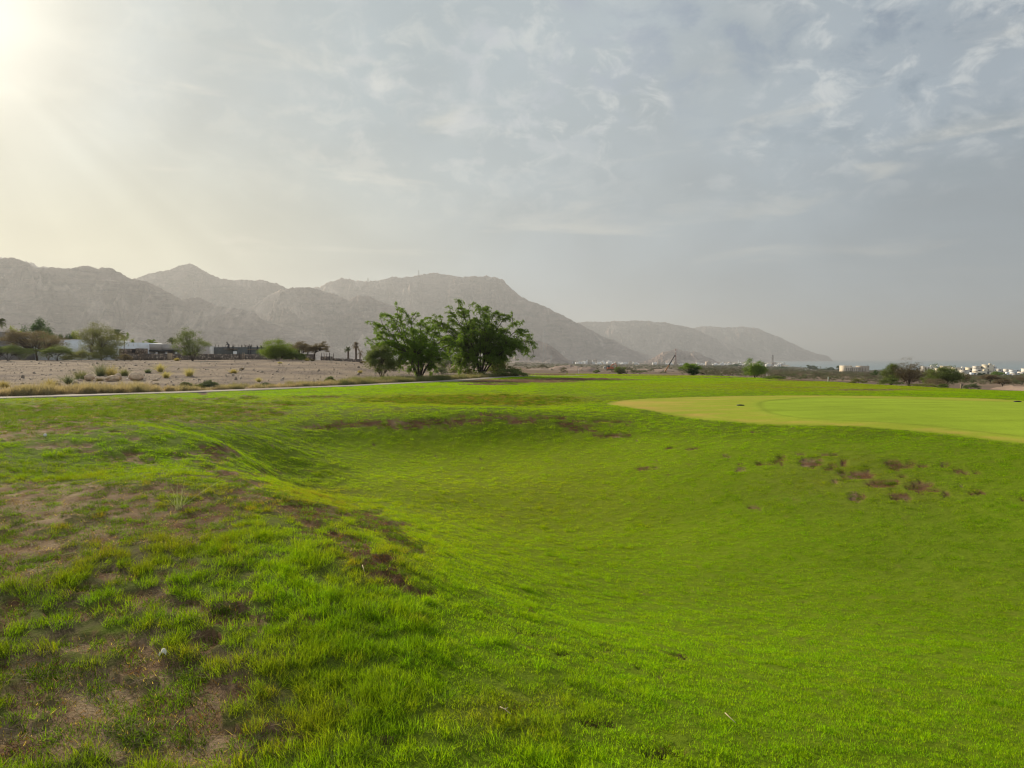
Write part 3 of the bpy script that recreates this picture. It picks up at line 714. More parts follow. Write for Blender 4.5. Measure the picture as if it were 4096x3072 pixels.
# ------------------------------------------------------------------ scatter: points carrying rotation, scale, tint; the clump meshes live inside the node tree's collection
def scatter(name, P_, rot, scl, pick, tint, protos):
    pc = bpy.data.collections.new(name + '_clumps')
    for o in protos:
        for c in list(o.users_collection): c.objects.unlink(o)
        pc.objects.link(o)
    me = bpy.data.meshes.new(name); n = len(P_)
    me.vertices.add(n); me.vertices.foreach_set('co', P_.astype(np.float32).ravel())
    def at(nm, ty, arr, key='value'):
        a = me.attributes.new(nm, ty, 'POINT'); a.data.foreach_set(key, arr.ravel())
    at('rot', 'FLOAT_VECTOR', rot.astype(np.float32), 'vector'); at('scl', 'FLOAT_VECTOR', scl.astype(np.float32), 'vector')
    at('pick', 'INT', pick.astype(np.int32))
    c4 = np.ones((n, 4), np.float32); c4[:, :3] = tint; at('tint', 'FLOAT_COLOR', c4, 'color')
    o = bpy.data.objects.new(name, me); C.objects.link(o)
    ng = bpy.data.node_groups.new(name + '_nodes', 'GeometryNodeTree')
    ng.interface.new_socket(name='Geometry', in_out='INPUT', socket_type='NodeSocketGeometry')
    ng.interface.new_socket(name='Geometry', in_out='OUTPUT', socket_type='NodeSocketGeometry')
    N = ng.nodes; L = ng.links
    gi = N.new('NodeGroupInput'); go = N.new('NodeGroupOutput')
    ci = N.new('GeometryNodeCollectionInfo'); ci.inputs['Collection'].default_value = pc
    ci.inputs['Separate Children'].default_value = True; ci.inputs['Reset Children'].default_value = True
    ip = N.new('GeometryNodeInstanceOnPoints'); ip.inputs['Pick Instance'].default_value = True
    def na(nm, ty):
        q = N.new('GeometryNodeInputNamedAttribute'); q.data_type = ty; q.inputs['Name'].default_value = nm
        return [s for s in q.outputs if s.enabled and s.name == 'Attribute'][0]
    L.new(gi.outputs[0], ip.inputs['Points']); L.new(ci.outputs[0], ip.inputs['Instance'])
    L.new(na('rot', 'FLOAT_VECTOR'), ip.inputs['Rotation']); L.new(na('scl', 'FLOAT_VECTOR'), ip.inputs['Scale'])
    L.new(na('pick', 'INT'), ip.inputs['Instance Index']); L.new(ip.outputs[0], go.inputs[0])
    md = o.modifiers.new('scatter', 'NODES'); md.node_group = ng
    tag(o, kind='stuff')
    return o
def clump(name, n, R, hgt, wid, m, seed, lean=.35, curl=.5, hv=.45):
    rg = np.random.default_rng(seed); g = Geo()
    a = rg.uniform(0, 2 * np.pi, n); r = R * np.sqrt(rg.uniform(0, 1, n))
    b = np.stack([np.cos(a) * r, np.sin(a) * r, np.full(n, -.006)], 1)
    h = hgt * (1 - hv + hv * 2 * rg.uniform(0, 1, n)) * (1 - .25 * (r / R) ** 2)
    az = rg.uniform(0, 2 * np.pi, n); le = np.abs(rg.normal(0, lean, n))
    dr = np.stack([np.cos(az), np.sin(az), np.zeros(n)], 1)
    wa = rg.uniform(0, 2 * np.pi, n); wd = np.stack([np.cos(wa), np.sin(wa), np.zeros(n)], 1) * wid * rg.uniform(.7, 1.3, n)[:, None] / 2
    up = np.array([[0, 0, 1.]])
    def pt(t): return b + dr * (h * le * (t + curl * t * t * 1.2))[:, None] + up * (h * (t - .25 * curl * le * t * t))[:, None]
    p0, p1, p2 = pt(0.0), pt(.5), pt(1.0)
    V = np.stack([p0 - wd, p0 + wd, p1 + wd * .85, p1 - wd * .85, p2], 1).reshape(-1, 3)
    i = np.arange(n)[:, None] * 5
    g.add(V, i + np.array([[0, 1, 2, 3]])); g.f.setdefault(3, []).append((i + np.array([[3, 2, 4]]))); g.m.setdefault(3, []).append(np.zeros(n, int))
    return g.build(name, m)
BLADE = leafmat('grass_blade', None, .52, .35, True, (1.6, 1.7, .3))
rng = np.random.default_rng(11)
protos = [clump('blade_tuft_%s' % 'abcdefgh'[k], 52, .085, .032, .0036, BLADE, 100 + k, .45) for k in range(3)]       # 0-2 mown turf
protos += [clump('blade_tuft_%s' % 'abcdefgh'[3 + k], 58, .085, .055, .0036, BLADE, 200 + k, .7, .8) for k in range(3)]  # 3-5 longer turf
protos += [clump('blade_tuft_g', 16, .09, .026, .0042, BLADE, 300, 2.2, .2), clump('blade_tuft_h', 14, .09, .012, .0034, BLADE, 301, 4.5, .05)]  # 6-7 lying straw
# points: density falls with distance, clumps widen
def cloud(n, r0, r1, pw):
    u = rng.uniform(0, 1, n); k = 2 - pw
    r = (r0 ** k + u * (r1 ** k - r0 ** k)) ** (1 / k)
    a = rng.uniform(-math.radians(41.5), math.radians(41.5), n)
    return np.sin(a) * r, np.cos(a) * r
x1, y1 = cloud(190000, 2.2, 110, 1.0)
x1 = x1; z1 = H(x1, y1)
reg1, ps1, ed1, X1 = regions(x1, y1, z1)
zz1 = H0(x1, y1); b1, d1, u1, nA1, nB1 = lawn_state(x1, y1, zz1); f1 = lawn_state.f
e_ = .15; gX = (H0(x1 + e_, y1) - zz1) / e_; gY = (H0(x1, y1 + e_) - zz1) / e_
g1 = poly_sd(GREEN, x1, y1); rr1 = np.hypot(x1, y1)
PX, PY = pix(x1, y1, z1)
off1 = .15 * sstep(1790 - PY, 0, 60)
b1w = sstep(f1, .40 - off1, .50 - off1)
# frustum crop: leave out what the terrain carries below or behind the frame
PX, PY = pix(x1, y1, z1)
okf = (reg1 == 0) & (g1 < -.02) & (PY < 3250) & ~((reg1 == 0) & (X1 < 2120) & (ps1 > -PW + .25 * fbm(x1 / .9, y1 / .9, 2, 8)))
thin1 = sstep(1500 - PX, 0, 900) * sstep(PY, 1900, 2300) * sstep(.25 - nA1, -.1, .5)
keep = okf & (rng.uniform(0, 1, len(x1)) < np.clip(1.03 - b1w * 1.05, 0, 1) * (1 - .62 * thin1))
longness = np.clip(sstep(X1, 1900, 700) * 0 + sstep(2000 - X1, 0, 900) * sstep(PY, 1850, 2300) * .9 + .25 * u1 + .35 * (nA1 > .15) * sstep(PY, 1800, 2200) * (X1 < 2600), 0, 1)
ro1 = rough_of(PX, PY)
nn1 = fbm(x1 / 6, y1 / 6, 3, 81); nm1 = fbm(x1 / .8, y1 / .8, 3, 87)
tint = np.repeat(np.array([[.208, .338, .008]]), len(x1), 0) * (1 + .22 * nn1 + .14 * nm1 * (ro1 - .1))[:, None]
yel1 = np.exp(-(((PX - 1950) / 900) ** 2 + ((PY - 1980) / 330) ** 2))
tint = tint * (1 + yel1[:, None] * np.array([[.30, .08, .0]]))
tint = tint + (np.array([[.070, .118, .010]]) - tint) * (u1 * .74)[:, None]  # dull grey-green, darker still to stand in for long blades shading each other
tint = tint + (np.array([[.27, .17, .045]]) - tint) * (np.clip(d1, 0, 1) * .80 * (.6 + rng.uniform(0, .8, len(x1))))[:, None]
tint *= rng.uniform(.86, 1.16, (len(x1), 1)); tint[:, 0] *= rng.uniform(.88, 1.15, len(x1))
yell = rng.uniform(0, 1, len(x1)) < .02; tint[yell] = tint[yell] * .5 + np.array([.28, .26, .05]) * .5
pick1 = np.where(rng.uniform(0, 1, len(x1)) < longness, 3, 0) + rng.integers(0, 3, len(x1))
ws = np.clip(.92 * (rr1 / 9) ** .5, .80, 3.0) * np.where(pick1 >= 3, .85, 1)
hs = (1 + .8 * nA1 * ro1) * (.74 + .26 * ro1) * np.clip(rr1 / 30, 1, 1.7) * (1 - .45 * b1) * np.where(pick1 >= 3, 1.05 + .25 * u1, .68)
fair = (X1 > 2150) & (y1 > 27); hs = np.where(fair, hs * .6, hs)
rot = np.stack([rng.normal(0, .13, len(x1)), rng.normal(.10, .12, len(x1)), rng.uniform(0, 6.28, len(x1))], 1)
k = keep
# blades stand square to the slope
rz_ = rot[:, 2]; ax, ay = gY * .9, -gX * .9
rot[:, 0] += ax * np.cos(rz_) + ay * np.sin(rz_); rot[:, 1] += -ax * np.sin(rz_) + ay * np.cos(rz_)
PP = np.stack([x1, y1, z1], 1)[k]; RT = rot[k]; SC = np.stack([ws, ws, hs], 1)[k]; PK = pick1[k]; TI = tint[k]
# straw and sparse weeds over the worn earth
x2, y2 = cloud(110000, 2.2, 34, 1.0); z2 = H(x2, y2); b2, d2, u2, nA2, nB2 = lawn_state(x2, y2, H0(x2, y2)); reg2 = regions(x2, y2, z2)[0]
k2 = (reg2 == 0) & (poly_sd(GREEN, x2, y2) < 0) & ((b2 > .3) | (d2 > .5)) & (rng.uniform(0, 1, len(x2)) < .85)
n2 = k2.sum(); strawc = np.array([[.34, .25, .16]]) * rng.uniform(.3, 1.35, (n2, 1)); brn = rng.uniform(0, 1, n2) < .35; strawc[brn] = np.array([.17, .085, .038])
w2 = np.clip(np.hypot(x2, y2)[k2] / 14, .85, 1.7)
rb2 = (pix(x2, y2, z2)[0][k2] > 1150) & (rng.uniform(0, 1, n2) < .8); strawc[rb2] = np.array([.13, .062, .032]) * rng.uniform(.6, 1.6, (rb2.sum(), 1))
green2 = rng.uniform(0, 1, n2) < .20 + .25 * (fbm(x2[k2] / .25, y2[k2] / .25, 2, 63) > .12)
strawc[green2] = np.array([.10, .16, .012]) * rng.uniform(.6, 1.5, (green2.sum(), 1))
pk2 = np.where(green2, rng.integers(0, 6, n2), rng.integers(6, 8, n2))
PP = np.vstack([PP, np.stack([x2, y2, z2], 1)[k2]]); RT = np.vstack([RT, np.stack([rng.normal(0, .1, n2), rng.normal(0, .1, n2), rng.uniform(0, 6.28, n2)], 1)])
SC = np.vstack([SC, np.stack([w2, w2, w2 * np.where(green2, .85, 1)], 1)]); PK = np.concatenate([PK, pk2]); TI = np.vstack([TI, strawc])
scatter('grass', PP, RT, SC, PK, TI, protos)

# straw-coloured verge grass along the far side of the path
STRAW = leafmat('verge_grass_blade', None, .5, .3, True, (1.4, 1.3, .9))
sp_ = [clump('straw_tuft_%s' % 'abc'[k], 70, .16, .38, .011, STRAW, 400 + k, .28, .6) for k in range(3)]
def along(n, o0, o1, s0, s1):
    s = rng.uniform(s0, s1, n) * (len(PATH) - 1); i = np.clip(s.astype(int), 0, len(PATH) - 2); f = s - i
    c = PATH[i] * (1 - f[:, None]) + PATH[i + 1] * f[:, None]; o = rng.uniform(o0, o1, n)
    return c + nn[i] * o[:, None], o
q, o_ = along(5200, PW + .05, PW + 2.6, 0, 1)
Xq = 2048 + F * q[:, 0] / q[:, 1]
nq = fbm(q[:, 0] / 1.6, q[:, 1] / 1.6, 3, 99)
dens = np.interp(Xq, [-400, 0, 600, 760, 1050, 1120, 1250, 1500, 1700, 1950, 2060, 2100], [1, 1, .95, .45, .35, .6, .85, .95, .8, .7, .5, 0]) * np.clip(1.25 - (o_ - PW) / 2.1, 0, 1)
kk = rng.uniform(0, 1, len(q)) < dens * (.75 + nq)
q = q[kk]; Xq = Xq[kk]; o_ = o_[kk]; nq = nq[kk]
gt = np.array([[.40, .335, .215]]) * (1 + .35 * nq)[:, None] * rng.uniform(.75, 1.2, (len(q), 1))
grn = np.clip(np.interp(Xq, [0, 1300, 1420, 1600, 1950], [.05, .3, .6, .75, .65]) + .8 * nq, 0, 1)[:, None]
gt = gt + (np.array([[.13, .16, .06]]) - gt) * grn
sz = np.interp(Xq, [0, 600, 800, 1100, 1400, 2100], [1.0, 1.0, .55, .55, .85, .9]) * (1 + .7 * nq) * rng.uniform(.6, 1.15, len(q))
scatter('verge_grass', np.stack([q[:, 0], q[:, 1], H(q[:, 0], q[:, 1])], 1), np.stack([rng.normal(0, .12, len(q)), rng.normal(.1, .12, len(q)), rng.uniform(0, 6.28, len(q))], 1),
        np.stack([np.full(len(q), 1.15)] * 2 + [sz], 1), rng.integers(0, 3, len(q)), gt, sp_)

# loose stones on the gravel
def stone(name, s, m, seed, sub=2, sq=(1, .8, .6)):
    import bmesh
    bm = bmesh.new(); bmesh.ops.create_icosphere(bm, subdivisions=sub, radius=s)
    V = np.array([v.co[:] for v in bm.verts]); 
    n = fbm(V[:, 0] / s * .9 + seed * 7, V[:, 1] / s * .9 + V[:, 2] / s * 1.3, 4, seed); V = V * (1 + .38 * n)[:, None] * np.array(sq)
    for v, c in zip(bm.verts, V): v.co = c
    me = bpy.data.meshes.new(name); bm.to_mesh(me); bm.free(); me.materials.append(m)
    if sub > 2: me.polygons.foreach_set('use_smooth', np.ones(len(me.polygons), bool))
    o = bpy.data.objects.new(name, me); C.objects.link(o); return o
M_STONE = mat('stone', (.30, .24, .19), .9, .3, 4, .02)
M_INST = leafmat('pebble', None, 0.0, .3, True, (0, 0, 0))
st_ = [stone('pebble_%s' % 'abcd'[k], 1.0, M_INST, 30 + k, 1) for k in range(4)]
n = 42000; r = rng.uniform(30, 118, n); a = np.radians(rng.uniform(-38, 1.5, n)); sx, sy = np.sin(a) * r, np.cos(a) * r; sz_ = H(sx, sy); rg_, ps_, _, _ = regions(sx, sy, sz_)
kk = (rg_ == 1) & (ps_ > 1.4) & (rng.uniform(0, 1, n) < .5 + .9 * fbm(sx / 4, sy / 4, 3, 7)); n = kk.sum()
size = .018 * rng.pareto(2.6, n) + .018; size = np.clip(size * 1.3, 0, .26)
scatter('pebbles', np.stack([sx, sy, sz_], 1)[kk], rng.uniform(-.4, 6, (n, 3)), np.stack([size, size * rng.uniform(.7, 1, n), size * .7], 1), rng.integers(0, 4, n),
        np.array([[.34, .275, .21]]) * rng.uniform(.6, 1.5, (n, 1)), st_)

# ------------------------------------------------------------------ plants
BARK = mat('bark', (.16, .12, .09), .9, .3, 9, .01)
BARKD = mat('dark_bark', (.075, .058, .045), .9, .3, 9, .01)
L_MESQ = leafmat('feathery_leaf', (.15, .235, .028), .5)
L_MESQ2 = leafmat('feathery_leaf_dark', (.135, .205, .032), .48)
L_OLIVE = leafmat('olive_leaf', (.165, .165, .065), .38)
L_SAGE = leafmat('sage_leaf', (.135, .165, .055), .38)
L_GREY = leafmat('grey_leaf', (.13, .15, .09), .35)
L_BROWN = leafmat('brown_twig_leaf', (.165, .125, .085), .3)
L_DARK = leafmat('dark_leaf', (.045, .085, .022), .35)
L_YEL = leafmat('yellow_green_leaf', (.22, .25, .045), .45)
L_GRN = leafmat('green_leaf', (.15, .20, .032), .45)
L_PALM = leafmat('palm_leaf', (.10, .115, .050), .3)
L_DEAD = leafmat('dead_frond', (.20, .145, .095), .25)
L_STRAW = leafmat('straw', (.42, .35, .17), .45)
L_GOLD = leafmat('golden_straw', (.36, .28, .13), .45)

def leaves(g, cen, size, rg, flat=.5, ratio=.42):
    n = len(cen); a = rg.normal(0, 1, (n, 3)); a[:, 2] *= flat; a /= np.linalg.norm(a, axis=1)[:, None] + 1e-9
    b = rg.normal(0, 1, (n, 3)); b = np.cross(a, b); b /= np.linalg.norm(b, axis=1)[:, None] + 1e-9
    s = (size * rg.uniform(.6, 1.35, n))[:, None]; a = a * s / 2; b = b * s * ratio / 2
    V = np.stack([cen - a, cen - b * 1.0, cen + a, cen + b], 1).reshape(-1, 3)
    g.add(V, np.arange(n * 4).reshape(-1, 4))
def bez(p0, p1, p2, p3, n=7):
    t = np.linspace(0, 1, n)[:, None]; return (1 - t) ** 3 * p0 + 3 * (1 - t) ** 2 * t * p1 + 3 * (1 - t) * t * t * p2 + t ** 3 * p3
def crown_targets(rg, n, w_, h, dep, style):
    if style == 'umbrella':
        r = np.sqrt(rg.uniform(0, 1, n)); a = rg.uniform(0, 6.283, n)
        z = h * (1 - .30 * r ** 2 - rg.uniform(0, .16, n)); x = np.cos(a) * r * w_ / 2; y = np.sin(a) * r * dep / 2
    elif style == 'fan':
        z = h * (1 - rg.uniform(0, 1, n) ** 1.5 * .72); lim = np.clip(z / h / .62, .2, 1) ** .8 * np.sqrt(np.clip(1.12 - (z / h) ** 3, 0.05, 1))
        r = rg.uniform(0, 1, n) ** .45 * lim; a = rg.uniform(0, 6.283, n); x = np.cos(a) * r * w_ / 2; y = np.sin(a) * r * dep / 2
    elif style == 'low':
        r = rg.uniform(0, 1, n) ** .5; a = rg.uniform(0, 6.283, n); x = np.cos(a) * r * w_ / 2; y = np.sin(a) * r * dep / 2
        z = h * np.sqrt(np.clip(1.02 - r ** 2.2, 0, 1)) * rg.uniform(.45, 1.0, n)
    else:
        v = rg.normal(0, 1, (n, 3)); v /= np.linalg.norm(v, axis=1)[:, None]; v *= (rg.uniform(0, 1, n) ** .38)[:, None]
        c0 = .56 if style == 'dome' else .66; rz = 1 - c0
        x = v[:, 0] * w_ / 2; y = v[:, 1] * dep / 2; z = h * (c0 + rz * v[:, 2])
    return np.stack([x, y, z], 1)
def plant(name, label, cat, loc, w_, h, style='dome', leaf=None, bark=None, nt=60, nl=3500, ls=.12, seed=1, group=None, lean=(0, 0), sig=.07, trunk=.05, dep=None, stems=6, single=False, fork=.35, crown_name='crown', flat=.5):
    rg = np.random.default_rng(seed); dep = dep or w_ * .85
    root = empty(name, loc, label, cat, group)
    T = crown_targets(rg, nt, w_, h, dep, style)
    T[:, :2] *= (1 + .22 * rg.normal(0, 1, (nt, 1)) * .5)
    T[:, 2] *= 1 + .10 * rg.normal(0, 1, nt)
    T[:, 0] += lean[0] * (T[:, 2] / h) ** 1.3; T[:, 1] += lean[1] * T[:, 2] / h
    g = Geo(); base = np.array([0, 0, -.12])
    k = T[rg.choice(nt, stems, replace=False)]; hubs = k * np.array([.42, .42, .5]); fk = np.array([lean[0] * fork ** 1.5 * .6, 0, h * fork])
    if single: g.tube(bez(base, base + [0, 0, h * fork * .4], fk - [0, 0, h * .1], fk, 6), np.linspace(trunk, trunk * .75, 6), 6)
    start = fk if single else base
    for hb in hubs:
        if single: hb[2] = max(hb[2], h * fork * 1.3)
        g.tube(bez(start, start + (hb - start) * .3 + [0, 0, .06 * h], hb - (hb - start) * .2, hb, 5), np.linspace(trunk * .62, trunk * .34, 5), 5, caps=False)
    for t_ in T:
        hb = hubs[np.argmin(((hubs - t_ * .5) ** 2).sum(1))]
        g.tube(bez(hb, hb + (t_ - hb) * .35 + [0, 0, .05 * h], t_ - (t_ - hb) * .3 + [0, 0, .02 * h], t_, 5), np.linspace(trunk * .3, trunk * .05, 5), 4, caps=False)
    g.build('trunk' if cat in ('tree', 'palm') else 'stems', bark or BARK, root, True)
    nl = int(nl * 2.5); wt = rg.uniform(.2, 1, nt) ** 1.2; cnt = (wt / wt.sum() * nl).astype(int) + 1
    L = np.repeat(T, cnt, 0); s3 = np.array([w_, dep, h * (.55 if style == 'umbrella' else .8)]) * sig
    L = L + rg.normal(0, 1, L.shape) * s3
    L = L[L[:, 2] > .02 * h]
    g = Geo(); leaves(g, L, ls * 1.12, rg, flat); g.build(crown_name, leaf or L_SAGE, root)
    return root
def rowh(X, d, Ytop):
    """height above ground that reaches photo row Ytop"""
    gpt = G(X, d); return P(X, Ytop, d).z - gpt.z

# ---- the two big feathery trees: every limb arches out to a traced tip and trails twigs
def weeping_tree(name, label, base, tips, fill, leafm, trunk, seed, d, twig, nper=14, sub=7):
    rg = np.random.default_rng(seed); root = empty(name, base, label, 'tree', 'pair of feathery trees beside the path')
    gt_, gl = Geo(), []
    b0 = np.array(base)
    def loc(X, Y, dy): q = P(X, Y, d + dy); return np.array(q) - b0
    hubs = []
    for i in range(9):
        a = i / 9 * 6.283 + rg.uniform(-.3, .3); r = rg.uniform(.5, 1.25); hubs.append(np.array([math.cos(a) * r * 1.1, math.sin(a) * r, rg.uniform(1.4, 2.3)]))
    hubs = np.array(hubs)
    for hb in hubs:
        s0 = np.array([hb[0] * .12, hb[1] * .12, -.15])
        gt_.tube(bez(s0, s0 + [hb[0] * .1, hb[1] * .1, .7], hb * [.7, .7, .7], hb, 7), np.linspace(trunk, trunk * .5, 7), 6, caps=False)
    def spray(path, L0, n, lsz):
        """leafy twigs hung along a path"""
        for _ in range(n):
            t_ = rg.uniform(.12, 1.0); i = t_ * (len(path) - 1); j = min(int(i), len(path) - 2); p = path[j] + (path[j + 1] - path[j]) * (i - j)
            a = rg.uniform(0, 6.283); ln = L0 * rg.uniform(.5, 1.2)
            o = np.array([math.cos(a), math.sin(a), rg.uniform(-.1, .6)]) * ln * .75
            e = p + o + np.array([0, 0, -ln * rg.uniform(.3, .8)])
            q = bez(p, p + o * .5 + [0, 0, .12 * ln], e + [0, 0, .35 * ln], e, 8)
            gt_.tube(q[::2], [.011, .009, .007, .004], 3, caps=False)
            m = int(ln * 85); u = rg.uniform(.05, 1, m) * 7; k_ = np.minimum(u.astype(int), 6); c = q[k_] + (q[k_ + 1] - q[k_]) * (u - k_)[:, None]
            gl.append(c + rg.normal(0, .055, c.shape))
    for X, Y, dy, dr in tips:
        t_ = loc(X, Y, dy); hb = hubs[np.argmin(((hubs[:, :2] / 1.0 - t_[:2] * .3) ** 2).sum(1))]
        ap = lerp(hb, t_, .55) + np.array([0, 0, .22 * np.linalg.norm(t_ - hb)])
        pa = bez(hb, lerp(hb, ap, .6) + [0, 0, .2], ap + (t_ - hb) * .18 + [0, 0, dr], t_, 12)
        gt_.tube(pa, np.linspace(trunk * .42, .012, 12), 5, caps=False)
        spray(pa[2:], twig, int(nper * 1.2), .11); spray(pa[7:], twig * .55, nper, .11)
        for _ in range(sub):
            i = rg.integers(3, 10); p = pa[i]; dirn = pa[i + 1] - pa[i - 1]; dirn /= np.linalg.norm(dirn)
            a = rg.normal(0, 1, 3); a -= a.dot(dirn) * dirn; a /= np.linalg.norm(a); ln = rg.uniform(.7, 1.5)
            e = p + (dirn * .7 + a * .8) * ln + [0, 0, -.15 * ln]
            q = bez(p, p + dirn * .3 * ln + a * .2 * ln + [0, 0, .15], e + [0, 0, .25], e, 7)
            gt_.tube(q, np.linspace(.025, .008, 7), 4, caps=False); spray(q[1:], twig * .6, nper // 2, .10)
    for X, Y, rx, ry, n in fill:
        for _ in range(n):
            a = rg.uniform(0, 6.283); r = math.sqrt(rg.uniform(0, 1)); t_ = loc(X + math.cos(a) * r * rx, Y + math.sin(a) * r * ry, rg.uniform(-1.6, 1.6))
            hb = hubs[np.argmin(((hubs[:, :2] - t_[:2] * .4) ** 2).sum(1))]
            pa = bez(hb, lerp(hb, t_, .4) + [0, 0, .35], lerp(hb, t_, .8) + [0, 0, .3], t_, 8)
            gt_.tube(pa, np.linspace(trunk * .3, .012, 8), 4, caps=False); spray(pa[2:], twig * .8, int(nper * 1.1), .11)
    gt_.build('trunk', BARKD, root, True)
    L = np.concatenate(gl); g = Geo(); leaves(g, L, .115, rg, .6, .38); g.build('crown', leafm, root)
    return root
b = G(1678, 59.0)
weeping_tree('feathery_tree', 'smaller feathery green tree beside the path, spreading left with upturned branch tips', b,
 [(1490,1297,.5,.1),(1505,1330,-.9,.1),(1545,1260,-.3,.3),(1583,1257,.6,.35),(1630,1262,-.5,.2),(1678,1292,.2,0),(1500,1362,.8,.2),(1484,1392,-.4,.1),(1510,1418,.5,.1),(1710,1312,.6,.1),(1752,1330,-.6,0),
  (1800,1355,.3,0),(1835,1385,-.2,.1),(1790,1425,.6,.1),(1765,1450,-.5,.1),(1545,1440,.5,.1),(1575,1470,-.3,0),(1600,1330,1.2,.1),(1650,1320,-1.2,.1),(1560,1300,1.0,.1),(1700,1360,1.5,0),(1740,1395,-1.4,0),(1530,1375,-1.3,.1),(1748,1487,.4,.1),(1640,1492,-.8,0)],
 [(1640,1375,110,62,40),(1700,1410,70,50,18),(1600,1400,70,55,12),(1690,1455,60,34,12),(1630,1460,50,25,8)], L_MESQ, .085, 5, 59, .55, 11, 5)
b = G(1925, 68.0)
weeping_tree('feathery_tree', 'larger feathery dark green tree beside the path, its long branches drooping right', b,
 [(1705,1296,1.,.5),(1718,1320,-1,.4),(1742,1300,.3,.4),(1790,1254,-.8,.5),(1802,1285,.8,.3),(1829,1200,.2,0),(1838,1232,-.6,.1),(1868,1240,.9,.3),(1912,1222,-.4,.2),(1942,1240,.5,1.0),(1938,1262,-1,.5),(1985,1250,.8,.4),(2010,1262,-.3,.5),
  (2038,1278,-1,.7),(2070,1300,.5,.8),(2100,1330,-.5,.9),(2128,1360,.3,1.0),(2144,1392,-.3,1.0),(2118,1408,.6,.8),(2092,1400,-.9,.8),(2065,1405,.4,.8),(2040,1425,-.6,.7),(2012,1425,.6,.6),(1985,1440,-.5,.4),(1835,1500,.3,.5),(1850,1470,-.8,.5),(1822,1445,.7,.4),
  (1795,1400,-.5,.4),(1772,1355,.9,.4),(1755,1372,-.9,.4),(1900,1490,-.6,.3),(1990,1470,.4,.3),(1880,1290,2.0,.2),(1950,1290,-2.0,.3),(2000,1340,2.2,.3),(1850,1350,-2.,.3),(1925,1330,2.4,.3)],
 [(1930,1340,115,75,36),(1995,1365,95,50,40),(1860,1360,75,70,18),(1920,1425,85,38,18),(1850,1450,45,35,9),(1985,1435,50,25,9)], L_MESQ2, .11, 8, 68, .72, 12, 5)

# ---- shrubs near the path and the big trees
def px_plant(name, label, cat, X, d, Ytop, wpx, **k):
    h = rowh(X, d, Ytop); return plant(name, label, cat, G(X, d), hpx(wpx, d), h, **k)
px_plant('round_shrub', 'dense olive shrub with bare lower stems, left of the two big feathery trees', 'shrub', 1528, 57, 1402, 145, style='fan', leaf=L_SAGE, bark=BARKD, nt=110, nl=7500, ls=.085, seed=3, trunk=.035, stems=11, sig=.06)
px_plant('shrub', 'small grey-green shrub on the gravel seen between the two big trees', 'shrub', 1782, 92, 1410, 105, style='dome', leaf=L_GREY, nt=60, nl=2200, ls=.12, seed=4, trunk=.04)
px_plant('shrub', 'pale sage shrub right beside the trunk of the larger feathery tree', 'shrub', 1992, 70, 1443, 82, style='dome', leaf=L_OLIVE, nt=60, nl=2600, ls=.09, seed=6, trunk=.03)
px_plant('low_shrub', 'low spreading sage shrub at the lawn edge, right of the larger feathery tree', 'shrub', 2040, 67, 1470, 130, style='low', leaf=L_SAGE, nt=60, nl=3200, ls=.08, seed=7, trunk=.02)
px_plant('shrub', 'thin yellowish shrub under the left side of the larger feathery tree', 'shrub', 1878, 69, 1474, 60, style='dome', leaf=L_OLIVE, nt=30, nl=900, ls=.08, seed=9, trunk=.02)
px_plant('low_shrub', 'low dark grey-green shrub on the gravel behind the smaller feathery tree', 'shrub', 1765, 76, 1466, 55, style='low', leaf=L_GREY, nt=30, nl=900, ls=.09, seed=10, trunk=.02)
px_plant('low_shrub', 'low grey-green shrub left of the larger tree trunk, on pale gravel', 'shrub', 1815, 80, 1468, 60, style='low', leaf=L_OLIVE, nt=30, nl=800, ls=.09, seed=12, trunk=.02)
for X, d, Yt, wp, lm, lab, s in [(746,37.6,1526,50,L_GREY,'round dark grey-green saltbush by the path, left one of two',21),(836,38.6,1521,72,L_GREY,'wide grey-green saltbush by the path, right beside a rounder one',22),
    (1065,42.2,1531,46,L_GREY,'small dark saltbush at the verge where the path brightens',23),(790,37.6,1541,50,L_OLIVE,'low dull shrub between the two saltbushes by the path',24),
    (1320,47.5,1508,44,L_SAGE,'small sage shrub standing in the verge grass left of the olive shrub',25)]:
    px_plant('saltbush', lab, 'shrub', X, d, Yt, wp, style='low', leaf=lm, bark=BARKD, nt=50, nl=2600, ls=.05, seed=s, trunk=.012, group='saltbushes along the path')
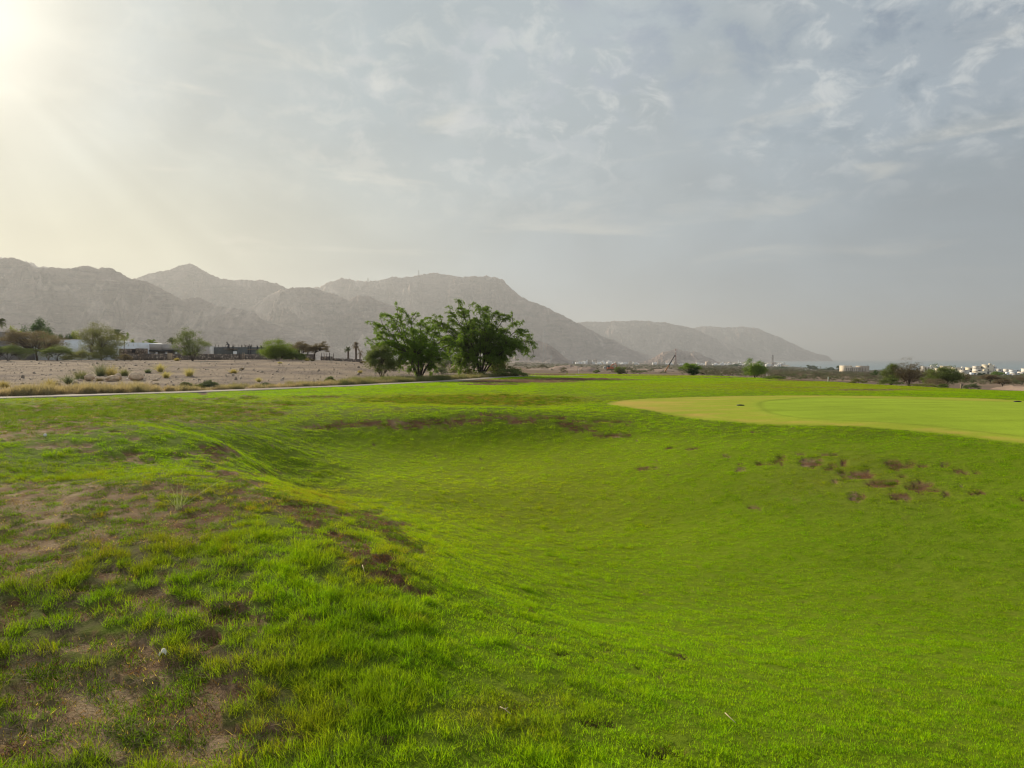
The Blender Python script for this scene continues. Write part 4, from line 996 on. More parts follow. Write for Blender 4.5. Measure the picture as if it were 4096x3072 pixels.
# straw tufts on the gravel
def tuft(label, X, d, Ytop, wpx, m, seed, n=420):
    loc = G(X, d); h = rowh(X, d, Ytop); R = hpx(wpx, d) / 2
    o = clump('desert_grass_tuft', n, R * .55, h, .011 * max(1, d / 45), m, seed, .6, .5, .6); o.location = loc
    tag(o, label, 'grass tuft', 'dry grass tufts on the gravel'); return o
for i, (lab, X, d, Yt, wp, mm) in enumerate([
    ('tall pale yellow grass tuft on the gravel, right of the boulders',642,62,1458,32,L_STRAW),('yellow grass tuft on the gravel above the two saltbushes',758,55,1474,44,L_STRAW),
    ('pale tuft on the gravel just left of the tallest yellow one',592,60,1478,34,L_GREY),('broad golden grass tuft behind the boulders',445,55,1465,66,L_GOLD),
    ('grey-brown tuft left of the golden one behind the boulders',403,55,1456,52,L_GREY),('dull tuft at the right end of the golden one',498,54,1478,44,L_OLIVE),
    ('olive tuft half hidden behind the leftmost boulder',325,50,1482,66,L_OLIVE),('pale grey tuft on bare gravel left of the boulders',272,43,1502,24,L_GREY),
    ('yellow tuft at the verge in front of the bare gravel',198,37,1518,48,L_GOLD),('brownish tuft at the verge by the left edge of the picture',15,36,1524,40,L_GOLD),
    ('low straw tuft alone in the middle of the gravel',935,62,1478,40,L_GOLD),('small brown tuft right of the low straw one',968,68,1472,20,L_BROWN),
    ('small yellow tuft near the gravel crest below the brown thorn tree',1120,84,1448,26,L_STRAW),('yellow tuft at the foot of the dark thorn tree on the crest',1228,100,1435,26,L_GOLD),
    ('brown tuft at the foot of the dark thorn tree, right of a yellow one',1250,100,1436,22,L_BROWN),('golden tuft at the end of the stone wall',708,104,1433,22,L_GOLD),
    ('pale low tuft on gravel right of the tallest yellow one',664,53,1488,30,L_STRAW),('rusty low tuft between the two middle boulders',398,47.5,1513,46,L_DEAD),
    ('rusty tuft right in front of the biggest boulder',545,46,1520,50,L_DEAD),('rusty low tuft right of the biggest boulder',622,47,1518,40,L_DEAD),
    ('small pale tuft in the wide empty gravel left of the olive shrub',1440,66,1482,20,L_GOLD),('faint dry tuft on gravel near the path, below the stone wall',1035,48,1512,18,L_STRAW),
    ('brown dead tuft at the verge right of the saltbushes',880,39,1541,40,L_BROWN)]):
    tuft(lab, X, d, Yt, wp, mm, 500 + i)
# the pale stemmy weed in the foreground turf
wx, wy = unproj(715, 2040, lambda a, b: H(a, b))
o = clump('weed', 26, .03, .30, .004, leafmat('weed_stem', (.26, .28, .17), .4), 71, .5, .2); o.location = (wx, wy, gz(wx, wy)); tag(o, 'pale long-stemmed weed sticking up from the worn turf at left', 'weed')
# boulders
for i, (lab, X, d, Yt, wp, hp, sq) in enumerate([
    ('round boulder, leftmost of the row, half in dry grass',357,48.5,1496,36,26,(1,.9,.8)),('broad flat sloping boulder with a shaded right side',450,46.5,1501,56,28,(1,.8,.52)),
    ('small upright boulder behind the flat sloping one',472,49,1493,30,25,(1,.9,.95)),('biggest boulder, domed and cracked, rightmost of the row',546,47,1489,54,36,(1,.85,.72))]):
    s = hpx(wp, d) / 2; o = stone('boulder', s, mat('boulder_rock', (.62, .46, .31), .9, .22, 2.5 / s * .5, .03), 60 + i * 3, 4, sq)
    h = rowh(X, d, Yt); o.location = G(X, d) + Vector((0, 0, h - s * sq[2] * 1.0)); o.rotation_euler = (0, 0, i * 1.1)
    tag(o, lab, 'boulder', 'boulders on the gravel')
# the belt of trees and shrubs in front of the white villa wall
px_plant('thorn_tree', 'wide flat-topped brown thorn tree with a dark leaning trunk, far left', 'tree', 150, 112, 1329, 232, style='umbrella', leaf=L_BROWN, bark=BARKD, nt=110, nl=6500, ls=.13, seed=31, lean=(-1.6, 0), single=True, trunk=.17, fork=.3, sig=.055, dep=7)
px_plant('shrub', 'grey-green thicket behind the flat-topped brown thorn tree', 'shrub', 195, 121, 1338, 100, style='dome', leaf=L_GREY, nt=70, nl=3800, ls=.15, seed=32, trunk=.05)
px_plant('shrub', 'grey thicket between the brown thorn tree and the left edge', 'shrub', 80, 124, 1368, 90, style='dome', leaf=L_GREY, nt=60, nl=2400, ls=.14, seed=132, trunk=.04)
px_plant('flat_shrub', 'low flat-topped sage shrub at the left edge, in front of the brown thorn tree', 'shrub', 35, 106, 1388, 175, style='umbrella', leaf=L_SAGE, bark=BARKD, nt=80, nl=5200, ls=.11, seed=33, trunk=.05)
px_plant('flat_shrub', 'low bright sage shrub just right of the brown thorn tree trunk', 'shrub', 232, 105, 1386, 110, style='umbrella', leaf=L_SAGE, bark=BARKD, nt=70, nl=4200, ls=.10, seed=34, trunk=.05)
px_plant('flat_shrub', 'low wide olive shrub in front of the big olive tree', 'shrub', 325, 106, 1402, 135, style='low', leaf=L_OLIVE, bark=BARKD, nt=80, nl=4200, ls=.10, seed=35, trunk=.04)
px_plant('olive_thorn_tree', 'tall wide olive-green thorn tree in front of the white villa wall', 'tree', 408, 114, 1302, 172, style='dome', leaf=L_OLIVE, bark=BARKD, nt=130, nl=8500, ls=.13, seed=36, trunk=.09, stems=8, sig=.055)
px_plant('shrub', 'bushy undergrowth at the foot of the tall olive thorn tree', 'shrub', 425, 109, 1385, 110, style='low', leaf=L_OLIVE, bark=BARKD, nt=60, nl=3600, ls=.11, seed=37, trunk=.04)
px_plant('shrub', 'bare brownish shrub in front of the stone wall, right of the olive thorn tree', 'shrub', 498, 104, 1417, 62, style='low', leaf=L_BROWN, bark=BARKD, nt=50, nl=1500, ls=.09, seed=38, trunk=.03)
px_plant('shrub', 'pale bare shrub before the white villa wall, left of the olive thorn tree', 'shrub', 262, 125, 1372, 70, style='dome', leaf=L_GREY, nt=50, nl=900, ls=.12, seed=39, trunk=.03)
px_plant('dark_tree', 'dark green broadleaf tree rising highest behind the brown thorn tree', 'tree', 155, 172, 1291, 118, style='dome', leaf=L_DARK, bark=BARKD, nt=60, nl=9000, ls=.30, seed=40, single=True, trunk=.2, sig=.075)
px_plant('yellow_tree', 'yellow-green tree top left of the dark broadleaf tree', 'tree', 85, 166, 1314, 74, style='dome', leaf=L_YEL, nt=40, nl=4200, ls=.26, seed=41, single=True, trunk=.12)
px_plant('dark_tree', 'small dark green tree behind the white villa wall, left of a yellow one', 'tree', 252, 168, 1330, 40, style='dome', leaf=L_DARK, nt=20, nl=2000, ls=.24, seed=42, single=True, trunk=.1)
px_plant('dark_tree', 'small dark green tree touching a twin behind the white villa wall', 'tree', 277, 168, 1327, 34, style='dome', leaf=L_DARK, nt=16, nl=1700, ls=.24, seed=142, single=True, trunk=.1)
px_plant('yellow_tree', 'yellow-green tree top showing over the white wall left of the olive thorn tree', 'tree', 313, 170, 1338, 50, style='dome', leaf=L_YEL, nt=30, nl=2400, ls=.24, seed=43, single=True, trunk=.1)
px_plant('green_tree', 'round green tree top over the white wall, right of the tall date palm', 'tree', 497, 170, 1346, 44, style='dome', leaf=L_GRN, nt=30, nl=2400, ls=.22, seed=44, single=True, trunk=.1)
px_plant('yellow_tree', 'pale green tree top over the white wall near its right end', 'tree', 526, 172, 1356, 34, style='dome', leaf=L_YEL, nt=24, nl=1500, ls=.2, seed=45, single=True, trunk=.1)
px_plant('green_tree', 'small green tree top beside the short date palm behind the beige villa', 'tree', 572, 172, 1364, 26, style='dome', leaf=L_GRN, nt=16, nl=900, ls=.2, seed=46, single=True, trunk=.1)
px_plant('thorn_tree', 'V-shaped green thorn tree with bare forked limbs before the beige villa', 'tree', 772, 104, 1337, 165, style='fan', leaf=L_SAGE, bark=BARKD, nt=150, nl=6200, ls=.10, seed=47, trunk=.06, stems=12, sig=.045, lean=(-.6, 0))
px_plant('green_shrub', 'bushy bright green shrub in front of the grey building site wall', 'shrub', 1110, 102, 1367, 132, style='dome', leaf=L_GRN, bark=BARKD, nt=110, nl=9500, ls=.11, seed=48, trunk=.05, stems=8, sig=.075)
px_plant('thorn_tree', 'dark twiggy thorn tree right of the bright green shrub', 'tree', 1205, 105, 1374, 110, style='umbrella', leaf=L_BROWN, bark=BARKD, nt=90, nl=3600, ls=.11, seed=49, trunk=.06, stems=7, sig=.06)
px_plant('shrub', 'low dark shrub between the bright green shrub and the twiggy thorn trees', 'shrub', 1180, 103, 1410, 90, style='low', leaf=L_SAGE, bark=BARKD, nt=60, nl=4200, ls=.11, seed=50, trunk=.04)
px_plant('thorn_tree', 'small flat-topped thorn tree leaning right over the low stone wall', 'tree', 1255, 105, 1378, 80, style='umbrella', leaf=L_BROWN, bark=BARKD, nt=50, nl=3200, ls=.10, seed=51, lean=(1.0, 0), single=True, trunk=.10, fork=.45, sig=.06)
px_plant('shrub', 'rusty low shrub at the end of the low stone wall', 'shrub', 1452, 99, 1444, 26, style='low', leaf=L_DEAD, nt=20, nl=500, ls=.1, seed=52, trunk=.02)

def palm(label, X, d, Ytop, wpx, seed, leafm=L_PALM, nfr=26, dead=False, group='date palms behind the villas', trunk_r=.2, cat='palm', crown_h=None):
    rg = np.random.default_rng(seed); loc = G(X, d); h = rowh(X, d, Ytop); R = hpx(wpx, d) / 2
    root = empty('date_palm', loc, label, cat, group); g = Geo(); th = max(.6, h - R * .75)
    n = 10; zz = np.linspace(-.2, th, n); g.tube(np.stack([.04 * np.sin(zz), .03 * np.cos(zz), zz], 1), trunk_r * (1.15 - .25 * np.linspace(0, 1, n) + .07 * (np.arange(n) % 2)), 8)
    g.build('trunk', BARK, root); g = Geo()
    for i in range(nfr):
        a = rg.uniform(0, 6.283); el = rg.uniform(-.25, 1.25) if not dead else rg.uniform(-1.4, 1.35)
        o = np.array([math.cos(a) * math.cos(el), math.sin(a) * math.cos(el), math.sin(el)]); ln = R * rg.uniform(.95, 1.2)
        p0 = np.array([0, 0, th]); q = bez(p0, p0 + o * ln * .4, p0 + o * ln * .8 + [0, 0, .05 * ln], p0 + o * ln + [0, 0, -.32 * ln], 9)
        g.tube(q, np.linspace(.035, .01, 9), 3, caps=False)
        sd = np.cross(o, [0, 0, 1.]); sd /= np.linalg.norm(sd) + 1e-6
        for j in range(1, 9):
            ll = ln * .26 * (1 - abs(j / 8 - .45)); t_ = q[j] - q[j - 1]; t_ /= np.linalg.norm(t_)
            for s in (-1, 1):
                for f_ in (0, .5):
                    b_ = q[j - 1] + (q[j] - q[j - 1]) * f_; e = b_ + (sd * s * .8 + t_ * .5 - np.array([0, 0, .35])) * ll; wv = t_ * ln * .028
                    g.add([b_ - wv, b_ + wv, e + wv * .3, e - wv * .3], [(0, 1, 2, 3)])
    g.build('crown', leafm, root); return root
palm('date palm at the left edge, its arching fronds cut off by the picture', -6, 108, 1268, 66, 1, nfr=34)
palm('tall date palm rising behind the right side of the olive thorn tree', 474, 162, 1316, 58, 2, nfr=34)
palm('short bright date palm behind the beige villa, in the open', 606, 168, 1353, 54, 3, L_GRN, 30)
palm('date palm crown half hidden behind the V-shaped thorn tree', 692, 168, 1350, 46, 4, nfr=28)
palm('small green date palm standing behind the low stone wall', 1393, 150, 1386, 38, 5, nfr=28)
palm('dying brown date palm with upright dry fronds behind the low stone wall', 1424, 150, 1367, 34, 6, L_DEAD, 40, True)
palm('leaning cluster of drooping brown palm fronds right of the dying palm', 1440, 151, 1396, 34, 7, L_DEAD, 14, True, trunk_r=.12)
palm('short ragged palm just above the olive shrub', 1478, 152, 1402, 16, 8, L_PALM, 12, True)

# beyond the lawn crest
px_plant('shrub', 'small round green shrub on the spoil ground left of the orange digger', 'shrub', 2386, 160, 1479, 30, style='dome', leaf=L_SAGE, nt=30, nl=900, ls=.1, seed=81, trunk=.03)
px_plant('windswept_shrub', 'green wind-combed shrub right of the orange digger', 'shrub', 2478, 130, 1469, 54, style='dome', leaf=L_SAGE, nt=50, nl=2200, ls=.11, seed=82, trunk=.04, lean=(.4, 0))
px_plant('feathery_bush', 'dark green flat-topped tree on the lawn horizon, right of the crane', 'tree', 2762, 108, 1457, 76, style='umbrella', leaf=L_MESQ2, bark=BARKD, nt=60, nl=3400, ls=.10, seed=83, trunk=.06, sig=.07)
px_plant('shrub', 'dark bushy right half of the flat-topped tree on the lawn horizon', 'shrub', 2775, 107, 1470, 44, style='dome', leaf=L_DARK, bark=BARKD, nt=40, nl=2200, ls=.09, seed=183, trunk=.04)
px_plant('feathery_bush', 'dark green wind-combed bush on the lawn horizon, left of the tall mast', 'tree', 3018, 104, 1447, 92, style='dome', leaf=L_MESQ2, bark=BARKD, nt=90, nl=6500, ls=.10, seed=84, trunk=.06, sig=.07)
px_plant('low_shrub', 'low green ground-hugging shrub lying on the lawn horizon', 'shrub', 3095, 79, 1504, 86, style='low', leaf=L_SAGE, bark=BARKD, nt=60, nl=2600, ls=.07, seed=85, trunk=.02)
px_plant('low_shrub', 'low brown shrub on the far lawn edge, left of the tall bare shrub', 'shrub', 3432, 71, 1512, 62, style='low', leaf=L_OLIVE, bark=BARKD, nt=40, nl=900, ls=.07, seed=86, trunk=.02)
px_plant('spiky_shrub', 'small dark spiky shrub right of the beige block of flats', 'shrub', 3500, 190, 1484, 42, style='umbrella', leaf=L_DARK, bark=BARKD, nt=16, nl=900, ls=.13, seed=87, trunk=.05, single=True)
px_plant('bare_shrub', 'tall twiggy brown shrub, highest on the far right lawn edge', 'shrub', 3638, 66, 1450, 128, style='dome', leaf=L_BROWN, bark=BARK, nt=340, nl=3600, ls=.07, seed=88, trunk=.028, stems=22, sig=.05)
px_plant('green_shrub', 'green shrub leaning on the left of the tall twiggy brown one', 'shrub', 3568, 67, 1467, 82, style='fan', leaf=L_SAGE, bark=BARKD, nt=90, nl=3600, ls=.07, seed=89, trunk=.03, stems=9)
px_plant('low_shrub', 'low dark green shrub in front of the green and the twiggy shrubs', 'shrub', 3563, 64, 1506, 80, style='low', leaf=L_SAGE, bark=BARKD, nt=60, nl=2600, ls=.06, seed=90, trunk=.02)
px_plant('low_shrub', 'low dry grey shrub at the foot of the tall twiggy shrub, to its right', 'shrub', 3690, 62, 1533, 100, style='low', leaf=L_OLIVE, bark=BARKD, nt=40, nl=1600, ls=.06, seed=91, trunk=.02)
px_plant('green_shrub', 'wide dense dark green bush, second from the right of the lawn edge group', 'shrub', 3778, 92, 1470, 128, style='dome', leaf=L_SAGE, bark=BARKD, nt=110, nl=7500, ls=.10, seed=92, trunk=.06, sig=.07)
px_plant('green_shrub', 'bright feathery left side of the wide dense bush', 'shrub', 3715, 94, 1484, 66, style='dome', leaf=L_GRN, bark=BARKD, nt=50, nl=2200, ls=.09, seed=93, trunk=.04)
px_plant('bare_shrub', 'pale dry brushwood at the foot of the wide dense bush', 'shrub', 3742, 86, 1512, 90, style='low', leaf=L_BROWN, bark=BARK, nt=70, nl=1500, ls=.07, seed=94, trunk=.02)
px_plant('bare_shrub', 'brown twiggy bush touching the right side of the wide dense bush', 'shrub', 3850, 108, 1494, 60, style='umbrella', leaf=L_BROWN, bark=BARK, nt=60, nl=1500, ls=.10, seed=95, trunk=.04)
px_plant('low_shrub', 'small flat green shrub on the far lawn edge left of the wooden stake', 'shrub', 3776, 57, 1537, 44, style='low', leaf=L_SAGE, nt=30, nl=1200, ls=.05, seed=96, trunk=.015)
px_plant('low_shrub', 'low dark scrub on the lawn edge right of the wooden stake', 'shrub', 3888, 55, 1533, 62, style='low', leaf=L_GREY, bark=BARKD, nt=50, nl=1300, ls=.05, seed=97, trunk=.015)
px_plant('thorn_tree', 'brown umbrella-shaped thorn tree in front of the far right villas', 'tree', 3962, 150, 1503, 78, style='umbrella', leaf=L_BROWN, bark=BARKD, nt=60, nl=2600, ls=.13, seed=98, trunk=.1, single=True)
px_plant('thorn_tree', 'small brown umbrella thorn tree nearest the lawn at the far right', 'tree', 4012, 100, 1519, 60, style='umbrella', leaf=L_BROWN, bark=BARKD, nt=50, nl=1800, ls=.09, seed=99, trunk=.06, single=True)
px_plant('thorn_tree', 'brown thorn tree cut off by the right edge of the picture', 'tree', 4090, 140, 1511, 74, style='umbrella', leaf=L_BROWN, bark=BARKD, nt=50, nl=2200, ls=.12, seed=100, trunk=.08, single=True)
# ------------------------------------------------------------------ villas and walls on the left
WHITE = mat('white_render', (.80, .82, .83), .85, .06, .8, 0)
BEIGE = mat('beige_render', (.44, .39, .35), .9, .08, .6, 0)
CREAM = mat('cream_render', (.74, .66, .50), .85, .08, .5, 0)
PALE = mat('pale_render', (.74, .70, .63), .85, .08, .5, 0)
GREYB = mat('grey_blockwork', (.115, .12, .115), .95, .18, 1.2, .01)
DARKW = mat('dark_opening', (.035, .035, .04), .5, .2, 2, 0)
STEEL = mat('rusty_steel', (.07, .05, .042), .8, .3, 5, 0)
WOOD = mat('weathered_wood', (.30, .23, .16), .9, .25, 6, 0)
WPAINT = mat('white_paint', (.72, .70, .66), .6, .08, 3, 0)
def stonewall_mat():
    m = bpy.data.materials.new('rubble_stone'); m.use_nodes = True; t = NT(m.node_tree); b = t.n['Principled BSDF']
    v = t.new('ShaderNodeTexCoord').outputs['Object']
    vo = t.new('ShaderNodeTexVoronoi'); vo.inputs['Scale'].default_value = 3.0; t.l.new(v, vo.inputs['Vector'])
    hs = t.new('ShaderNodeSeparateColor'); t.l.new(vo.outputs['Color'], hs.inputs[0])
    c = t.ramp(hs.outputs[0], [(.0, (.15, .11, .085)), (.4, (.27, .205, .155)), (.75, (.34, .25, .18)), (1, (.44, .36, .28))])
    e = t.smooth(vo.outputs['Distance'], .30, .52); c = t.mix(t.math('MULTIPLY', e, .75), c, (.07, .055, .045))
    t.l.new(c, b.inputs['Base Color']); b.inputs['Roughness'].default_value = .95
    bp = t.new('ShaderNodeBump'); bp.inputs['Distance'].default_value = .05; t.l.new(vo.outputs['Distance'], bp.inputs['Height']); bp.invert = True; t.l.new(bp.outputs[0], b.inputs['Normal'])
    return m
RUBBLE = stonewall_mat()
def base_at(X0, X1, d0, d1):
    a, b = G(X0, d0), G(X1, d1); return a, b, (a + b) / 2
def slab(name, X0, X1, d0, d1, Yt0, Yt1, thick, m, parent=None, Yb=None, bulge=0):
    """an upright slab between two ground points; its top follows two photo rows"""
    a, b = G(X0, d0), G(X1, d1); zt0, zt1 = P(X0, Yt0, d0).z, P(X1, Yt1, d1).z
    zb0 = a.z - .5 if Yb is None else P(X0, Yb, d0).z; zb1 = b.z - .5 if Yb is None else P(X1, Yb, d1).z
    v = Vector((b.x - a.x, b.y - a.y, 0)).normalized(); nrm = Vector((v.y, -v.x, 0)) * thick / 2
    off = Vector((0, 0, 0)) if parent is None else parent.location
    V = []
    for q, zb, zt in ((a, zb0, zt0), (b, zb1, zt1)):
        for s in (1, -1):
            for z in (zb, zt): V.append(Vector((q.x, q.y, z)) + Vector((nrm.x * s, nrm.y * s, 0)) - off)
    g = Geo(); g.add(V, [(0, 4, 5, 1), (6, 2, 3, 7), (1, 5, 7, 3), (0, 2, 6, 4), (0, 1, 3, 2), (4, 6, 7, 5)])
    return g, V
def building(name, label, X0, X1, d, Yt, dep, m, group=None, Xr=0):
    a, b = G(X0, d), G(X1, d); zb = min(a.z, b.z) - .6; x0, x1 = a.x, b.x; zt = P((X0 + X1) / 2, Yt, d).z
    root = empty(name, ((x0 + x1) / 2, d, zb + .6), label, 'building', group); w2 = (x1 - x0) / 2; h = zt - zb - .6
    return root, w2, h
# white villa
r, w2, h = building('white_villa', 'long low white villa with rounded wall corners behind the thorn trees', 60, 430, 150, 1359, 12, WHITE)
def soft_block(g, x0, x1, y0, y1, z0, z1, rad=.8, mi=0):
    pts = []
    for cx, cz, a0 in ((x0 + rad, z1 - rad, 180), (x1 - rad, z1 - rad, 90)):
        for k in range(6):
            a = math.radians(a0 - k * 18); pts.append((cx + rad * math.cos(a), cz + rad * math.sin(a)))
    pts = [(x0, z0)] + pts + [(x1, z0)]; n = len(pts)
    V = [(x, y0, z) for x, z in pts] + [(x, y1, z) for x, z in pts]
    g.add(V, [(i, i + 1, n + i + 1, n + i) for i in range(n - 1)] + [(n - 1, 0, n, 2 * n - 1)], mi)
    g.f.setdefault(n, []).append(np.array([np.arange(n)[::-1] + g.n - 2 * n, np.arange(n) + g.n - n])); g.m.setdefault(n, []).append(np.full(2, mi))
g = Geo(); soft_block(g, -w2, w2, 0, 9, -.6, h, .3); g.build('wall', WHITE, r)
g = Geo(); g.bb(-w2 + .2, w2 + .06, -.06, .25, h + .0, h + .12); g.build('parapet', PALE, r)
g2 = Geo()
x1b = hpx(580 - (60 + 430) / 2, 150); h2 = rowh(500, 150, 1370.5)
soft_block(g2, w2 + .02, x1b, -.3, 8.5, -.6, h2, .7); g2.build('wall', WHITE, r)
for Xn in (519, 539, 557):
    xn = hpx(Xn - 245, 150); g = Geo(); g.bb(xn - .05, xn + .05, -.34, -.29, h2 - .75, h2 - .12); g.build('scupper', PALE, r)
# grey house at the far left edge
r, w2, h = building('grey_house', 'grey two-tier house cut off by the left edge of the picture', -120, 33, 142, 1326, 8, BEIGE)
h = rowh(-40, 142, 1326)
GREYR = mat('grey_render', (.25, .23, .22), .9, .1, .5, 0)
g = Geo(); g.bb(-w2, w2, 0, 8, -.6, h * .62); g.bb(-w2, w2 - .5, .4, 8, h * .62, h); g.bb(-w2, w2 + .1, -.1, .2, h * .60, h * .66); g.build('wall', GREYR, r)
g = Geo(); g.bb(w2 - 2.2, w2 - 1.1, -.04, .1, h * .2, h * .45); g.build('window', DARKW, r)
# beige villa with a dark strip across the front and white posts
r, w2, h = building('beige_villa', 'low beige flat-roofed villa with a dark band, right of the white villa', 581, 860, 152, 1386, 9, BEIGE)
hb = rowh(720, 152, 1385); h1 = rowh(612, 152, 1376.5); xa = -w2; xm = hpx(646 - 720.5, 152); xe = w2
zlo, zhi = rowh(650, 152, 1412), rowh(650, 152, 1400.5); xo = hpx(713 - 720.5, 152)
g = Geo(); g.bb(xa, xm, .0, 9, zhi, h1); g.bb(xm, xo, .15, 9, zhi, hb); g.bb(xo, xe, .15, 9, -.6, hb); g.bb(xa, xo, 2.4, 9, -.6, zhi - .003); g.build('wall', BEIGE, r)
g = Geo(); g.bb(xa - .1, xo + .1, -.35, 2.3, zhi - .28, zhi + .08); g.build('dark_band', DARKW, r)  # dark slab along the head of the post row
for i in range(4):
    x = xa + .4 + i * (xo - xa - .8) / 3; g = Geo(); g.bb(x - .22, x + .22, -.1, .25, -.6, zhi - .29); g.build('post', WPAINT, r)
for i in range(5):
    x = hpx(rng.uniform(675, 700) - 720.5, 152); g = Geo(); g.tube([(x, 4, hb), (x + rng.normal(0, .03), 4, hb + rng.uniform(.3, .5))], .02, 4); g.build('rebar', STEEL, r)
# railing and pipe in front of the white villa
q = G(572, 146); r = empty('iron_railing', q, 'short dark iron railing at the right end of the white villa', 'railing')
for i in range(6):
    x = -.6 + i * .28; z = rowh(572, 146, 1402); g = Geo(); g.tube([(x, 0, -.1), (x, 0, z)], .02, 4); g.build('bar', STEEL, r)
g = Geo(); g.tube([(-.65, 0, rowh(572, 146, 1404)), (.85, 0, rowh(572, 146, 1404))], .025, 4); g.build('rail', STEEL, r)
q = G(499, 143); g = Geo(); g.tube([(0, 0, -.1), (0, 0, rowh(499, 143, 1345))], .05, 5); g.tube([(-.35, 0, rowh(499, 143, 1352)), (.35, 0, rowh(499, 143, 1352))], .03, 4)
tag(g.build('pole', STEEL, loc=q), 'thin dark pole standing in front of the white villa', 'pole')
# stone hut
r, w2, h = building('stone_hut', 'small square rubble-stone hut in front of the white villa corner', 478, 560, 134, 1393, 3, RUBBLE)
h = rowh(520, 134, 1393.5)
g = Geo(); g.bb(-w2, w2, 0, .35, -.6, h * .55 ); g.bb(-w2, 0.2, 0, 3, h * .55, h * .97); g.bb(.2, w2 - .75, 0, .35, h * .55, h * .62); g.bb(w2 - .75, w2, -.05, 3, h * .55, h); g.bb(-w2, w2 - .75, .36, 3, h * .9, h * .965); g.build('wall', RUBBLE, r)
g = Geo(); g.bb(.2, w2 - .76, .6, .8, h * .62, h * .88); g.build('opening', DARKW, r)
# stone walls
def wall_obj(label, X0, X1, d0, d1, Yt0, Yt1, th=.4, m=RUBBLE, name='stone_wall', coping=None):
    g, V = slab(name, X0, X1, d0, d1, Yt0, Yt1, th, m)
    a = (G(X0, d0) + G(X1, d1)) / 2; root = empty(name, a, label, 'wall')
    g = Geo(); g.add([v - a for v in V], [(0, 4, 5, 1), (6, 2, 3, 7), (1, 5, 7, 3), (0, 2, 6, 4), (0, 1, 3, 2), (4, 6, 7, 5)]); g.build('masonry', m, root)
    return root, a
r, a = wall_obj('nearest rubble-stone garden wall, ending in a pale pier', 556, 676, 120, 120, 1414, 1415)
q = G(680, 120) - a; g = Geo(); g.bb(q.x - .25, q.x + .3, q.y - .3, q.y + .3, q.z - .4, rowh(680, 120, 1412) + q.z); g.build('pier', mat('pier_stone', (.40, .30, .20), .9, .2, 4, .02), r)
r, a = wall_obj('long rubble-stone wall below the beige villa and the building site', 684, 1262, 128, 131, 1415, 1417)
for X in (856, 958, 972, 978):
    q = G(X, 127.6) - a; g = Geo(); zt = rowh(X, 127.6, 1410 if X > 900 else 1415)
    g.tube([(q.x, q.y, q.z - .1), (q.x + .02, q.y, q.z + zt)], .07 if X > 960 else .05, 5); g.build('post', WOOD if X > 960 else STEEL, r)
r, a = wall_obj('taller stretch of stone wall with reinforcing bars, right of the dark thorn trees', 1284, 1331, 128, 128, 1426, 1426)
for X, Yt, dx in ((1286,1412,0),(1300,1413,-.15),(1306,1414,.1),(1316,1410,.2),(1321,1412,-.12),(1333,1413,.1)):
    q = G(X, 127) - a; z = q.z; g = Geo(); g.tube([(q.x, q.y, z), (q.x + dx, q.y, z + rowh(X, 127, Yt))], .05, 4); g.build('rebar', STEEL if X != 1300 else WOOD, r)
wall_obj('low stone wall running right below the palms', 1332, 1447, 130, 134, 1433, 1436)
# building site
r, w2, h = building('building_site', 'unfinished grey block wall bristling with reinforcing bars, a worker on top', 857, 1075, 146, 1388, 6, GREYB)
h = rowh(960, 146, 1388.5)
g = Geo(); g.bb(-w2, w2, 0, .3, -.6, h); g.bb(-w2, -w2 + .3, .31, 5, -.6, h); g.bb(w2 - .3, w2, .31, 5, -.6, h); g.bb(-w2 + .31, w2 - .31, 4.7, 5, -.6, h); g.build('block_wall', GREYB, r)
for X0, X1, Y in ((912, 952, 1396), (990, 1035, 1397)):
    x0, x1 = [hpx(X - 966, 146) for X in (X0, X1)]; z = rowh(960, 146, Y); g = Geo(); g.bb(x0, x1, -.12, -.003, z - .06, z + .06); g.build('plank', WOOD, r)
for X in (934, 995, 1004, 1032, 1048):
    x = hpx(X - 966, 146); g = Geo(); g.bb(x - .09, x + .09, -.1, -.004, -.3, h + .3); g.build('column', DARKW, r)
g = Geo(); x = hpx(849 - 966, 146); g.bb(hpx(838 - 966, 146), -w2 - .02, .2, 4, -.6, rowh(845, 146, 1386)); g.build('side_wall', PALE, r)
rb = np.random.default_rng(5)
for k in range(40):
    X = rb.uniform(842, 1074) if k > 6 else 842 + k * 34; x = hpx(X - 966, 146); tall = rb.uniform(.35, .66); yy = .15 if k % 3 else 3.0 + rb.uniform(0, 1.7)
    zb = h - (.02 if yy < 1 else .0)
    g = Geo(); g.tube([(x, yy, zb - .3), (x + rb.normal(0, .02), yy, zb + tall)], rb.uniform(.02, .045), 4); g.build('rebar', STEEL, r)
q = G(941, 144.5); root = empty('water_drum', q, 'pale drum standing against the grey building site wall', 'drum')
g = Geo(); zt = rowh(941, 144.5, 1405); g.tube([(0, 0, -.1), (0, 0, zt * .3), (0, 0, zt * .97), (0, 0, zt)], [.36, .38, .38, .34], 14); g.build('barrel', WPAINT, root)
g = Geo(); g.tube([(0, 0, zt * .62), (0, 0, zt * .66)], [.40, .40], 14); g.build('hoop', STEEL, root)
